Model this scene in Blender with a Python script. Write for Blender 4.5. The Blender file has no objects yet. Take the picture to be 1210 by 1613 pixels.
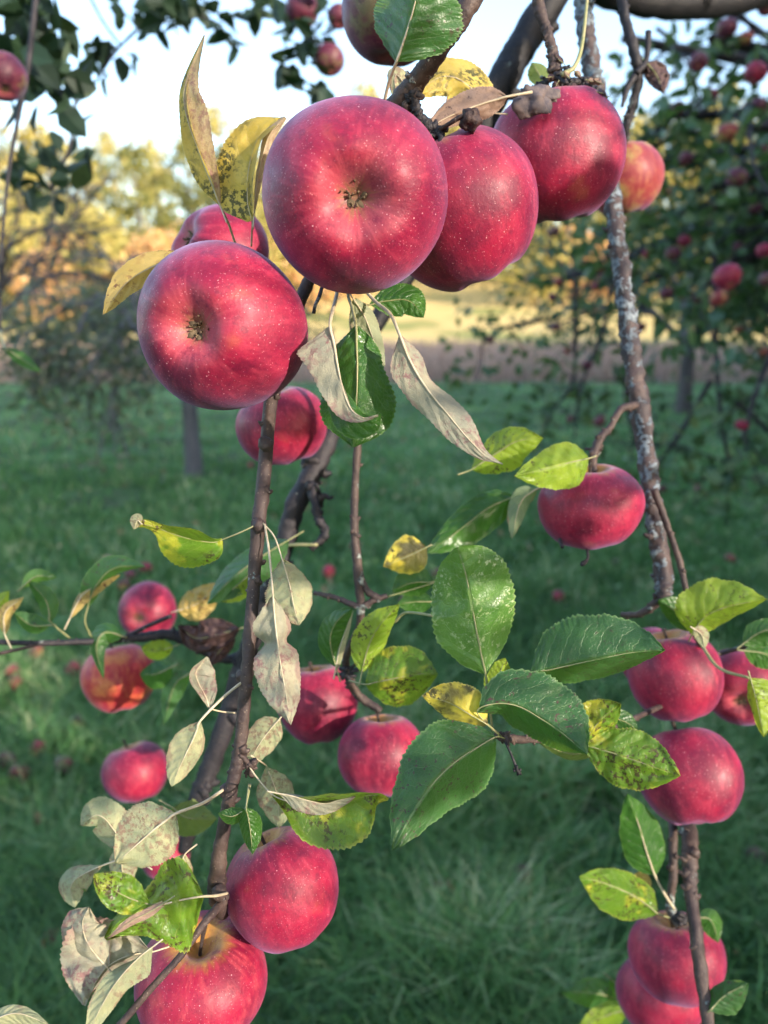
import bpy, math, random
import numpy as np
from mathutils import Vector, Matrix, noise as mnoise
R_ = math.radians
random.seed(7)
rng = np.random.default_rng(11)
scene = bpy.context.scene
COL = scene.collection

# ------------------------------------------------------------ camera, sky, sun, exposure
CAMZ = 1.45; PITCH = R_(14.3); F = 1200.0; CX, CY = 605.0, 806.5
cam = bpy.data.cameras.new("camera"); camo = bpy.data.objects.new("camera", cam); COL.objects.link(camo)
camo.location = (0, 0, CAMZ); camo.rotation_euler = (math.pi/2 - PITCH, 0, 0)
cam.sensor_fit = 'VERTICAL'; cam.sensor_height = 36.0; cam.lens = F/1613*36
cam.clip_start = 0.02; cam.clip_end = 900
cam.dof.use_dof = True; cam.dof.focus_distance = 0.37; cam.dof.aperture_fstop = 6.8
scene.camera = camo

SUN_AZ = R_(130); SUN_EL = R_(16)          # azimuth measured from +Y towards +X
SD = Vector((math.sin(SUN_AZ)*math.cos(SUN_EL), math.cos(SUN_AZ)*math.cos(SUN_EL), math.sin(SUN_EL)))
world = bpy.data.worlds.new("World"); scene.world = world; world.use_nodes = True
wn = world.node_tree.nodes; wl = world.node_tree.links; wn.clear()
sky = wn.new("ShaderNodeTexSky"); sky.sky_type = 'NISHITA'; sky.sun_disc = False
sky.sun_elevation = SUN_EL; sky.sun_rotation = SUN_AZ; sky.air_density = 1.0; sky.dust_density = 2.0; sky.ozone_density = 1.2
bg = wn.new("ShaderNodeBackground"); bg.inputs[1].default_value = 0.15
wo = wn.new("ShaderNodeOutputWorld"); wl.new(sky.outputs[0], bg.inputs[0]); wl.new(bg.outputs[0], wo.inputs[0])
sl = bpy.data.lights.new("sun", 'SUN'); sl.energy = 2.0; sl.angle = R_(0.5); sl.color = (1.0, 0.88, 0.74)
so = bpy.data.objects.new("sun", sl); COL.objects.link(so); so.rotation_euler = SD.to_track_quat('Z', 'Y').to_euler()
so.location = (6, -6, 8)
scene.view_settings.view_transform = 'Standard'; scene.view_settings.look = 'None'
scene.view_settings.exposure = 2.12; scene.view_settings.gamma = 1
scene.render.engine = 'CYCLES'
scene.cycles.use_denoising = True; scene.cycles.max_bounces = 8; scene.cycles.transparent_max_bounces = 8
scene.cycles.sample_clamp_indirect = 6

cF = Vector((0, math.cos(PITCH), -math.sin(PITCH))); cU = Vector((0, math.sin(PITCH), math.cos(PITCH))); cR = Vector((1, 0, 0))
CAM = Vector((0, 0, CAMZ))
def P(x, y, d):
    x, y, d = float(x), float(y), float(d)
    return CAM + d*(cF + cR*((x-CX)/F) + cU*((CY-y)/F))
def CV(x, y, z):                            # right, up, towards the viewer
    return (cR*x + cU*y - cF*z).normalized()

# ------------------------------------------------------------ node helpers
class NT:
    def __init__(s, name):
        s.m = bpy.data.materials.new(name); s.m.use_nodes = True
        s.t = s.m.node_tree; s.t.nodes.clear()
        s.out = s.t.nodes.new("ShaderNodeOutputMaterial")
    def n(s, typ, **kw):
        nd = s.t.nodes.new(typ)
        for k, v in kw.items(): setattr(nd, k, v)
        return nd
    def l(s, a, b): s.t.links.new(a, b)
    def put(s, sock, v):
        if hasattr(v, 'links') or hasattr(v, 'is_linked'): s.l(v, sock)
        elif isinstance(v, (tuple, list)) and len(v) == 3 and sock.type == 'RGBA': sock.default_value = (*v, 1)
        else: sock.default_value = v
    def math(s, op, a, b=0.0, c=0.0, clamp=False):
        nd = s.n("ShaderNodeMath", operation=op, use_clamp=clamp)
        for i, v in enumerate((a, b, c)): s.put(nd.inputs[i], v)
        return nd.outputs[0]
    def ss(s, v, a, b, lo=0.0, hi=1.0):
        nd = s.n("ShaderNodeMapRange", interpolation_type='SMOOTHSTEP')
        s.put(nd.inputs[0], v); nd.inputs[1].default_value = a; nd.inputs[2].default_value = b
        nd.inputs[3].default_value = lo; nd.inputs[4].default_value = hi
        return nd.outputs[0]
    def mix(s, f, a, b, mode='MIX'):
        nd = s.n("ShaderNodeMix", data_type='RGBA', blend_type=mode)
        s.put(nd.inputs[0], f); s.put(nd.inputs[6], a); s.put(nd.inputs[7], b)
        return nd.outputs[2]
    def noise(s, vec, scale, detail=3, rough=.55, w=None):
        nd = s.n("ShaderNodeTexNoise")
        if w is not None: nd.noise_dimensions = '4D'; s.put(nd.inputs['W'], w)
        if vec is not None: s.l(vec, nd.inputs['Vector'])
        nd.inputs['Scale'].default_value = scale; nd.inputs['Detail'].default_value = detail; nd.inputs['Roughness'].default_value = rough
        return nd.outputs[0]
    def voro(s, vec, scale, feature='F1', out=0):
        nd = s.n("ShaderNodeTexVoronoi", feature=feature)
        if vec is not None: s.l(vec, nd.inputs['Vector'])
        nd.inputs['Scale'].default_value = scale
        return nd.outputs[out]
    def bump(s, h, strength, dist):
        nd = s.n("ShaderNodeBump"); s.put(nd.inputs['Height'], h)
        nd.inputs['Strength'].default_value = strength; nd.inputs['Distance'].default_value = dist
        return nd.outputs[0]
    def bsdf(s, col, rough=.6, normal=None, spec=.5, **kw):
        b = s.n("ShaderNodeBsdfPrincipled")
        s.put(b.inputs['Base Color'], col); s.put(b.inputs['Roughness'], rough); s.put(b.inputs['Specular IOR Level'], spec)
        if normal is not None: s.l(normal, b.inputs['Normal'])
        for k, v in kw.items(): s.put(b.inputs[k.replace('_', ' ')], v)
        return b.outputs[0]
    def done(s, surf):
        s.l(surf, s.out.inputs[0]); return s.m

# ------------------------------------------------------------ materials
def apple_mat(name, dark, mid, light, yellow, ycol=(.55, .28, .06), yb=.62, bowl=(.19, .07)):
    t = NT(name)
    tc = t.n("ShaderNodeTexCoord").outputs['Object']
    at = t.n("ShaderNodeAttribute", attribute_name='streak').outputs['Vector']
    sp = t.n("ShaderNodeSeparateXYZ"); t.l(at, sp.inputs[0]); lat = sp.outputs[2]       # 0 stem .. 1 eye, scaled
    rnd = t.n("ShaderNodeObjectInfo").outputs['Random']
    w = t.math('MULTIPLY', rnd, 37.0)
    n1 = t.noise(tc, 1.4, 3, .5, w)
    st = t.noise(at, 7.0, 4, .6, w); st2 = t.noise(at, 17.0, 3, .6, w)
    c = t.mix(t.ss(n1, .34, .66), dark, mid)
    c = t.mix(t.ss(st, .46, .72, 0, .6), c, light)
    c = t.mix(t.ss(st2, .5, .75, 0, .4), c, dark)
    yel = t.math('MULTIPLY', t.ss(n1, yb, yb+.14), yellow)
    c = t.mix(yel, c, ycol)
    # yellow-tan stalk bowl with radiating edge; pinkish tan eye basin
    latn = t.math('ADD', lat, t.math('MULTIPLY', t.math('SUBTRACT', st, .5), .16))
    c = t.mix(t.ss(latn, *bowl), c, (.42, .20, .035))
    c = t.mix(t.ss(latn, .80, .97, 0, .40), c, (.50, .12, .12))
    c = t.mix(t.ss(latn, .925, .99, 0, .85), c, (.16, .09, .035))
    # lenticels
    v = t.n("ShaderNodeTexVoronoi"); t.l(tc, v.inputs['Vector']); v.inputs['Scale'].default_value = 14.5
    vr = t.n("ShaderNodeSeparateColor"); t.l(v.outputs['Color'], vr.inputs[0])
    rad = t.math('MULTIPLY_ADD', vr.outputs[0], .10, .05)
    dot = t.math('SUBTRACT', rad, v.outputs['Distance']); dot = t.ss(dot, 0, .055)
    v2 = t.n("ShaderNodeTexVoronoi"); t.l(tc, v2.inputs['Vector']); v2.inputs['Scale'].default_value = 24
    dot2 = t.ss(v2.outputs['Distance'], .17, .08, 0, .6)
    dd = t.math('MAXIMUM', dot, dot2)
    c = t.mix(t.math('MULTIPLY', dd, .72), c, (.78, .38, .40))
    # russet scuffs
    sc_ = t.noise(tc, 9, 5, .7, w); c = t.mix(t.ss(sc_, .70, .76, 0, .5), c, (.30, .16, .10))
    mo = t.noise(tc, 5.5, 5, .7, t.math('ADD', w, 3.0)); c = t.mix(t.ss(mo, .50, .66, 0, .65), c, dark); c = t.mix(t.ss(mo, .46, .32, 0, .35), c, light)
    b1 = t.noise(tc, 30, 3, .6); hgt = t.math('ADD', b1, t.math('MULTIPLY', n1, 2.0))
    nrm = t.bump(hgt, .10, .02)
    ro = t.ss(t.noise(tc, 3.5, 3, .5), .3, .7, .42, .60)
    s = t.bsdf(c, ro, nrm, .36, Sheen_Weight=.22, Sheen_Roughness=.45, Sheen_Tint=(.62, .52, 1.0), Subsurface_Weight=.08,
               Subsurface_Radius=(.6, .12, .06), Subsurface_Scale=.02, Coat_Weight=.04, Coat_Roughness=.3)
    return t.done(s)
M_APPLE = apple_mat("apple_skin_red", (.13, .003, .024), (.29, .006, .034), (.41, .035, .070), .18)
M_APPLEY = apple_mat("apple_skin_yellow_hollow", (.16, .003, .024), (.32, .008, .038), (.48, .06, .075), .12, bowl=(.18, .08))
M_APPLEO = apple_mat("apple_skin_orange", (.30, .008, .02), (.46, .05, .03), (.58, .16, .05), .6, (.55, .22, .05), .5)
M_APPLE2 = apple_mat("apple_skin_bronze", (.19, .014, .024), (.30, .045, .035), (.36, .12, .06), .8, (.33, .24, .07), .50)
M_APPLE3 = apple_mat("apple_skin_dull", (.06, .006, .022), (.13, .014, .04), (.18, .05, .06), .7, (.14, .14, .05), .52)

def leaf_mat(name, c1, c2, vein, spot, thr, under1, under2, trans, tw=.35, rough=.38, sscale=420, uspot=(.30, .12, .10), uthr=.62,
             blot=None, bthr=.6, qb=.3):
    t = NT(name)
    uv = t.n("ShaderNodeUVMap").outputs[0]; tc = t.n("ShaderNodeTexCoord").outputs['Object']
    rnd = t.n("ShaderNodeObjectInfo").outputs['Random']; w = t.math('MULTIPLY', rnd, 53.0)
    sp = t.n("ShaderNodeSeparateXYZ"); t.l(uv, sp.inputs[0])
    au = t.math('ABSOLUTE', t.math('MULTIPLY_ADD', sp.outputs[0], 2.0, -1.0)); v = sp.outputs[1]
    wob = t.math('MULTIPLY', t.math('SUBTRACT', t.noise(uv, 5, 3, .6, w), .5), .14)
    rib = t.ss(au, .05, .015)
    q = t.math('FRACT', t.math('MULTIPLY', t.math('ADD', t.math('SUBTRACT', v, t.math('MULTIPLY', t.math('POWER', au, 1.3), .24)), wob), 8.0))
    vd = t.math('ABSOLUTE', t.math('SUBTRACT', q, .5))            # .5 on the vein
    lat = t.math('MULTIPLY', t.ss(vd, .455, .495), t.ss(au, .97, .6))
    net = t.voro(tc, 520, 'DISTANCE_TO_EDGE'); netm = t.ss(net, .10, .0, 0, .35)
    ven = t.math('MAXIMUM', t.math('MAXIMUM', rib, t.math('MULTIPLY', lat, .75)), netm)
    n1 = t.noise(tc, 70, 4, .6, w); nf = t.noise(tc, sscale, 4, .65, w); nb = t.noise(tc, 45, 3, .6, w)
    c = t.mix(t.ss(n1, .35, .65), c1, c2)
    if blot: c = t.mix(t.ss(nb, bthr, bthr+.09), c, blot)
    c = t.mix(t.math('MULTIPLY', ven, .55), c, vein)
    gate = t.ss(t.noise(tc, 60, 2, .5, w), .42, .60)
    sm = t.math('MULTIPLY', t.ss(nf, thr, thr+.045), gate)
    c = t.mix(t.math('MULTIPLY', sm, .9), c, spot)
    edge = t.ss(au, .93, .99)  # paler margin, also painting the sunlit serrated rim into the colour
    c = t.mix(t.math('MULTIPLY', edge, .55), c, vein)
    u = t.mix(t.ss(n1, .35, .65), under1, under2)
    u = t.mix(t.math('MULTIPLY', ven, .35), u, (.62, .55, .40))
    u = t.mix(t.math('MULTIPLY', t.math('MULTIPLY', t.ss(t.noise(tc, 330, 5, .75, w), uthr, uthr+.10), t.ss(t.noise(tc, 48, 2, .5, w), .38, .58)), .85), u, uspot)
    u = t.mix(t.math('MULTIPLY', t.ss(t.math('ADD', au, t.math('MULTIPLY', t.math('SUBTRACT', n1, .5), 1.6)), .88, 1.05), .55), u, uspot)
    bf = t.n("ShaderNodeNewGeometry").outputs['Backfacing']       # the other side of the blade
    col = t.mix(bf, c, u)
    tcol = t.mix(t.math('MULTIPLY', sm, .8), t.mix(t.math('MULTIPLY', ven, .4), trans, c1), spot)
    quil = t.ss(vd, .0, .5, 1, 0)
    h = t.math('ADD', t.math('MULTIPLY', quil, qb), t.math('MULTIPLY', t.noise(tc, 260, 3, .6), .35))
    h = t.math('SUBTRACT', h, t.math('MULTIPLY', ven, .5))
    nrm = t.bump(h, .55, .0012)
    ro = t.mix(bf, (rough,)*3, (.8,)*3)
    s = t.bsdf(col, ro, nrm, .45)
    tr = t.n("ShaderNodeBsdfTranslucent"); t.put(tr.inputs[0], tcol)
    mx = t.n("ShaderNodeMixShader"); mx.inputs[0].default_value = tw
    t.l(s, mx.inputs[1]); t.l(tr.outputs[0], mx.inputs[2])
    return t.done(mx.outputs[0])
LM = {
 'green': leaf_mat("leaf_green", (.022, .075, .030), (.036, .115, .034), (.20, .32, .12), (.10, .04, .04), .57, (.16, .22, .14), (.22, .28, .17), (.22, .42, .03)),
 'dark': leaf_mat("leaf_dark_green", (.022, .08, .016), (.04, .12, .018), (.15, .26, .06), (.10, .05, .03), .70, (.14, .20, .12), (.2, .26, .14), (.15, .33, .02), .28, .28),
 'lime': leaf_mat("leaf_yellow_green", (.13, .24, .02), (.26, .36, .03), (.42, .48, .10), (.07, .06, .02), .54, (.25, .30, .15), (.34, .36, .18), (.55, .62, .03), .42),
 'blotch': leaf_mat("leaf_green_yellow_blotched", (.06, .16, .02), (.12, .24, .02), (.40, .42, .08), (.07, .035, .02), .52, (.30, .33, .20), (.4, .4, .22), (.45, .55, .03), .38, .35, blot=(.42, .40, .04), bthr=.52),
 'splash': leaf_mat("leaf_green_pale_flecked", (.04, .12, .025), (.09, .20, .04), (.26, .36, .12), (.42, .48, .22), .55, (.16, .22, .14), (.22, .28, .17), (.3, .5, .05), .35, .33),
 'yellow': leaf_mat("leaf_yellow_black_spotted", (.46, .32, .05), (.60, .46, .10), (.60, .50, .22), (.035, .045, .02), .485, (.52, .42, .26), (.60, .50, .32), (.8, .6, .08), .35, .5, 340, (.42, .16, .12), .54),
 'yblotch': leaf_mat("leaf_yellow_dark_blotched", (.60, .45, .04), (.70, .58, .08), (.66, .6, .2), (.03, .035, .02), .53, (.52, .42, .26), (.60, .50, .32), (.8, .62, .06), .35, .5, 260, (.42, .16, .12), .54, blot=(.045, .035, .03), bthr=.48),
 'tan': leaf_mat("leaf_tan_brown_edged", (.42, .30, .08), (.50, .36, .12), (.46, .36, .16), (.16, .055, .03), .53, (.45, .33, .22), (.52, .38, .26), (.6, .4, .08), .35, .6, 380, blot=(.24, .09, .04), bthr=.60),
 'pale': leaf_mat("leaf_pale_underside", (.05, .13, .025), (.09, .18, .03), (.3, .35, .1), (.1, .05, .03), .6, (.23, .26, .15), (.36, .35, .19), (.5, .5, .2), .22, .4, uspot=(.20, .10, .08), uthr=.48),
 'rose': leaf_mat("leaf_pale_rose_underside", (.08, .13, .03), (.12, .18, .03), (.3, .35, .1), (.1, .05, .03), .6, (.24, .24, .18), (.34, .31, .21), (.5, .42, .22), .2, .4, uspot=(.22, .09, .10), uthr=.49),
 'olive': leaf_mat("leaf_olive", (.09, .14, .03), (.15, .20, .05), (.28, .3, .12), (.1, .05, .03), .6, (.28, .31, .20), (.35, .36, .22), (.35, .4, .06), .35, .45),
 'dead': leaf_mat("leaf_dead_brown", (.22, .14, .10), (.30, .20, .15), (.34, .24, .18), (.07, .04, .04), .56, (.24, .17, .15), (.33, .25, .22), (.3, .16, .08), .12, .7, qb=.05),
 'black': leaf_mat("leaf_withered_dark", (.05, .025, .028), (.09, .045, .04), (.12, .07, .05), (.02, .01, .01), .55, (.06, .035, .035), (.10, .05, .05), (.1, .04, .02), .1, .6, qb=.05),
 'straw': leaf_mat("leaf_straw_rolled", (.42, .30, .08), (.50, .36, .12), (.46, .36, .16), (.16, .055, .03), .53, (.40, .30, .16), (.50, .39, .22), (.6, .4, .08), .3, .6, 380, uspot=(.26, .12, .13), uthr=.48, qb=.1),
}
def bark_mat(name, c1, c2, lich, lthr, lcol2=(.30, .34, .30), lsc=85, bs=1.0):
    t = NT(name); tc = t.n("ShaderNodeTexCoord").outputs['Object']
    n = t.noise(tc, 60, 5, .65); n2 = t.noise(tc, 320, 4, .65)
    c = t.mix(t.ss(n, .3, .7), c1, c2); c = t.mix(t.ss(n2, .55, .75, 0, .6), c, tuple(x*.35 for x in c1))
    le = t.math('ADD', t.noise(tc, lsc, 4, .6), t.math('MULTIPLY', t.math('SUBTRACT', t.noise(tc, 15, 2, .5), .5), .5))
    lm = t.math('MULTIPLY', t.ss(le, lthr, lthr+.04), t.ss(n2, .30, .5))
    c = t.mix(lm, c, t.mix(t.ss(n2, .4, .7), lich, lcol2))
    pt = t.voro(tc, 420); c = t.mix(t.ss(pt, .16, .08, 0, .5), c, (.35, .27, .20))
    h = t.math('ADD', t.math('MULTIPLY', n2, .6), t.math('ADD', n, t.math('MULTIPLY', lm, .7)))
    return t.done(t.bsdf(c, .62, t.bump(h, .8*bs, .0015), .4))
B_TWIG = bark_mat("bark_twig_brown", (.035, .022, .023), (.085, .055, .045), (.20, .21, .21), .64)
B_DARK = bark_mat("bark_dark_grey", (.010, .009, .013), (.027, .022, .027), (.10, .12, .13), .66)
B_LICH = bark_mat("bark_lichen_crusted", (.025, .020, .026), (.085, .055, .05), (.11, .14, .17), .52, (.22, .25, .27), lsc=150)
B_SHADED = bark_mat('bark_painted_shade', (.003, .003, .005), (.008, .007, .010), (.03, .036, .036), .70)  # darker bark copy: shade on the top limbs painted into the colour
B_GREYTW = bark_mat('bark_grey_twiggy', (.07, .07, .085), (.15, .15, .17), (.2, .22, .22), .66, lsc=12)
B_FAR = bark_mat("bark_far_tree", (.05, .045, .05), (.10, .085, .085), (.2, .2, .2), .7, lsc=12)
def plain(name, c1, c2, sc, rough=.7, bs=.4, dist=.001):
    t = NT(name); tc = t.n("ShaderNodeTexCoord").outputs['Object']; n = t.noise(tc, sc, 4, .6)
    return t.done(t.bsdf(t.mix(t.ss(n, .3, .7), c1, c2), rough, t.bump(n, bs, dist), .3))
M_STALK = plain("stalk_pale", (.42, .34, .22), (.55, .46, .32), 200, .5)
M_STALKG = plain("stalk_olive", (.22, .24, .10), (.34, .30, .16), 200, .5)
M_CALYX = plain("calyx_dried", (.05, .032, .02), (.17, .12, .07), 6, .9)
M_MUMMY = plain("withered_fruitlet", (.02, .012, .014), (.06, .035, .03), 250, .6, 1, .002)
def foliage_mat(name, cols, trans, tw=.3, rough=.5):
    t = NT(name)
    r = t.n("ShaderNodeAttribute", attribute_name='rnd').outputs['Fac']
    c = t.mix(t.ss(r, 0, .6), cols[0], cols[1]); c = t.mix(t.ss(r, .6, 1), c, cols[2])
    s = t.bsdf(c, rough, None, .4)
    tr = t.n("ShaderNodeBsdfTranslucent"); t.put(tr.inputs[0], trans)
    mx = t.n("ShaderNodeMixShader"); mx.inputs[0].default_value = tw
    t.l(s, mx.inputs[1]); t.l(tr.outputs[0], mx.inputs[2]); return t.done(mx.outputs[0])
F_NEAR = foliage_mat("foliage_orchard", [(.035, .08, .042), (.065, .13, .06), (.15, .20, .09)], (.12, .22, .04), .25, .35)
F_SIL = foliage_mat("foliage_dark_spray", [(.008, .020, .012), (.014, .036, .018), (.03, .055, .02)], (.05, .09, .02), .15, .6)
F_BLUE = foliage_mat("foliage_greygreen", [(.07, .11, .08), (.13, .17, .12), (.22, .21, .14)], (.15, .2, .06))
F_GOLD = foliage_mat("foliage_golden", [(.24, .23, .06), (.44, .40, .12), (.62, .50, .20)], (.55, .45, .10))
F_OLIV = foliage_mat("foliage_olive", [(.10, .12, .05), (.20, .21, .06), (.34, .30, .09)], (.25, .28, .05))
F_ORNG = foliage_mat("foliage_orange", [(.52, .30, .14), (.72, .44, .24), (.62, .50, .15)], (.65, .4, .12))
F_SHADE = foliage_mat("foliage_shade_trees", [(.03, .06, .02), (.04, .09, .03), (.06, .1, .03)], (.05, .09, .02), .1)
F_GRASS = foliage_mat("grass_blades", [(.012, .04, .014), (.12, .27, .08), (.58, .60, .34)], (.2, .42, .13), .3, .45)
F_DRY = foliage_mat("dry_grass_blades", [(.30, .22, .19), (.42, .31, .26), (.50, .40, .31)], (.35, .25, .16), .2, .8)

# ------------------------------------------------------------ object helpers
def setp(o, label=None, cat=None, group=None, kind=None):
    if label: o['label'] = label
    if cat: o['category'] = cat
    if group: o['group'] = group
    if kind: o['kind'] = kind
    return o
def empty(name, loc, label, cat, group=None):
    o = bpy.data.objects.new(name, None); COL.objects.link(o); o.location = loc; o.empty_display_size = .05
    return setp(o, label, cat, group)
def npmesh(name, V, faces_idx, sizes=None, mats=(), smooth=True, attr=None, uv=None, vattr=None):
    me = bpy.data.meshes.new(name)
    V = np.asarray(V, dtype=np.float32)
    if sizes is None:                        # faces_idx = list of faces
        me.from_pydata([tuple(v) for v in V.tolist()], [], faces_idx)
    else:
        n = len(sizes); me.vertices.add(len(V)); me.vertices.foreach_set('co', V.ravel())
        idx = np.asarray(faces_idx, dtype=np.int32).ravel(); me.loops.add(len(idx)); me.loops.foreach_set('vertex_index', idx)
        st = np.concatenate([[0], np.cumsum(sizes)[:-1]]).astype(np.int32)
        me.polygons.add(n); me.polygons.foreach_set('loop_start', st)
        me.update(calc_edges=True); me.validate()
    for m in mats: me.materials.append(m)
    me.polygons.foreach_set('use_smooth', np.full(len(me.polygons), smooth))
    if attr is not None:
        a = me.attributes.new('rnd', 'FLOAT', 'POINT'); a.data.foreach_set('value', np.asarray(attr, dtype=np.float32))
    if vattr is not None:
        a = me.attributes.new('streak', 'FLOAT_VECTOR', 'POINT'); a.data.foreach_set('vector', np.asarray(vattr, dtype=np.float32).ravel())
    if uv is not None:
        ul = me.uv_layers.new(name='UVMap'); li = np.zeros(len(me.loops), dtype=np.int32); me.loops.foreach_get('vertex_index', li)
        ul.data.foreach_set('uv', np.asarray(uv, dtype=np.float32)[li].ravel())
    me.update(); return me
def mobj(name, me, parent=None, loc=None):
    o = bpy.data.objects.new(name, me); COL.objects.link(o)
    if parent: o.parent = parent
    if loc is not None: o.location = loc
    return o
def catmull(pts, n):
    p = np.asarray(pts, dtype=float); m = len(p)
    if m == 2: return p[0] + (p[1]-p[0])*np.linspace(0, 1, n)[:, None]
    e = np.vstack([2*p[0]-p[1], p, 2*p[-1]-p[-2]]); out = []
    for t in np.linspace(0, m-1, n):
        i = min(int(t), m-2); f = t-i; a, b, c, d = e[i], e[i+1], e[i+2], e[i+3]
        out.append(.5*((2*b)+(-a+c)*f+(2*a-5*b+4*c-d)*f*f+(-a+3*b-3*c+d)*f**3))
    return np.array(out)
def tube_geo(pts, rad, n=None, seg=12, rough=0.0, knob=0.0, seed=0, cap=True):
    """pts world coords, rad metres per point -> verts, faces"""
    m = len(pts); n = n or m*6
    q = catmull([list(p)+[r] for p, r in zip(pts, rad)], n); c = q[:, :3]; r = np.maximum(q[:, 3], 1e-5)
    V = []; Fc = []
    tg = np.gradient(c, axis=0); tg /= np.linalg.norm(tg, axis=1)[:, None]+1e-12
    nrm = np.cross(tg[0], [0.31, 0.2, .93]); nrm /= np.linalg.norm(nrm)+1e-12
    for i in range(n):
        nrm = nrm-tg[i]*np.dot(nrm, tg[i]); nrm /= np.linalg.norm(nrm)+1e-12
        b = np.cross(tg[i], nrm)
        kn = 1+knob*max(0, mnoise.noise(Vector((i*.35+seed*7.1, seed, 0))))*1.6
        for k in range(seg):
            a = 2*math.pi*k/seg; d = nrm*math.cos(a)+b*math.sin(a)
            rr = r[i]*kn
            if rough:
                pp = (c[i]+d*r[i])/(r[i]*1.3); rr *= 1+rough*mnoise.noise(Vector(pp)+Vector((seed, 0, 0)))+rough*.5*mnoise.noise(Vector(pp*2.7))
            V.append(c[i]+d*rr)
    for i in range(n-1):
        for k in range(seg):
            k2 = (k+1) % seg; Fc.append((i*seg+k, i*seg+k2, (i+1)*seg+k2, (i+1)*seg+k))
    if cap:
        Fc.append(tuple(reversed(range(seg)))); Fc.append(tuple((n-1)*seg+k for k in range(seg)))
    return V, Fc
def knots(pts, n, seed, k=1.0):
    rs = random.Random(seed); q = catmull([list(p) for p in pts], 200); out = ([], [])
    for _ in range(n):
        i = rs.randint(6, 190); x, y, r, d = q[i]; dx, dy = q[i+4][0]-x, q[i+4][1]-y; L = math.hypot(dx, dy)+1e-6; dx, dy = dx/L, dy/L
        sd = rs.choice((-1, 1)); l = r*rs.uniform(.1, .6)*k; nx_, ny_ = -dy*sd, dx*sd; rr = r*rs.uniform(.35, .6)
        z = rs.uniform(-.7, .5)*r*d/F
        v, f = pxtube([(x+nx_*r*.2-dx*rr, y+ny_*r*.2-dy*rr, rr*1.2, d+z), (x+nx_*r*.75, y+ny_*r*.75, rr, d+z), (x+nx_*(r*.8+l)-dx*l*.7, y+ny_*(r*.8+l)-dy*l*.7, rr*.3, d+z)], n=8, seg=8, rough=.5, seed=seed+_)
        o = len(out[0]); out[0].extend(v); out[1].extend([tuple(j+o for j in g_) for g_ in f])
    return out
class MB:
    def __init__(s): s.V = []; s.F = []
    def add(s, VF):
        o = len(s.V); s.V.extend(VF[0]); s.F.extend([tuple(i+o for i in f) for f in VF[1]]); return s
    def build(s, name, mat, parent=None, loc=None, smooth=True):
        base = Vector(loc) if loc is not None else (parent.location if parent else Vector((0, 0, 0)))
        V = np.array([list(v) for v in s.V])-np.array(base)
        me = npmesh(name, V, s.F, None, [mat], smooth)
        return mobj(name, me, parent, None if parent else base)
def pxtube(pts, **kw):
    """pts: (px, py, radius_px, depth)"""
    if kw.get('knob') and len(pts) > 3:
        kn = knots(pts, kw.pop('nk', 4+len(pts)), int(pts[0][0])+len(pts)); v, f = pxtube(pts, **{**kw, 'knob': 0, 'rough': kw.get('rough', .1)*1.4+.04}); o = len(v)
        return v+kn[0], f+[tuple(j+o for j in g_) for g_ in kn[1]]
    return tube_geo([P(x, y, d) for x, y, r, d in pts], [r*.86*d/F for x, y, r, d in pts], **kw)

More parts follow.
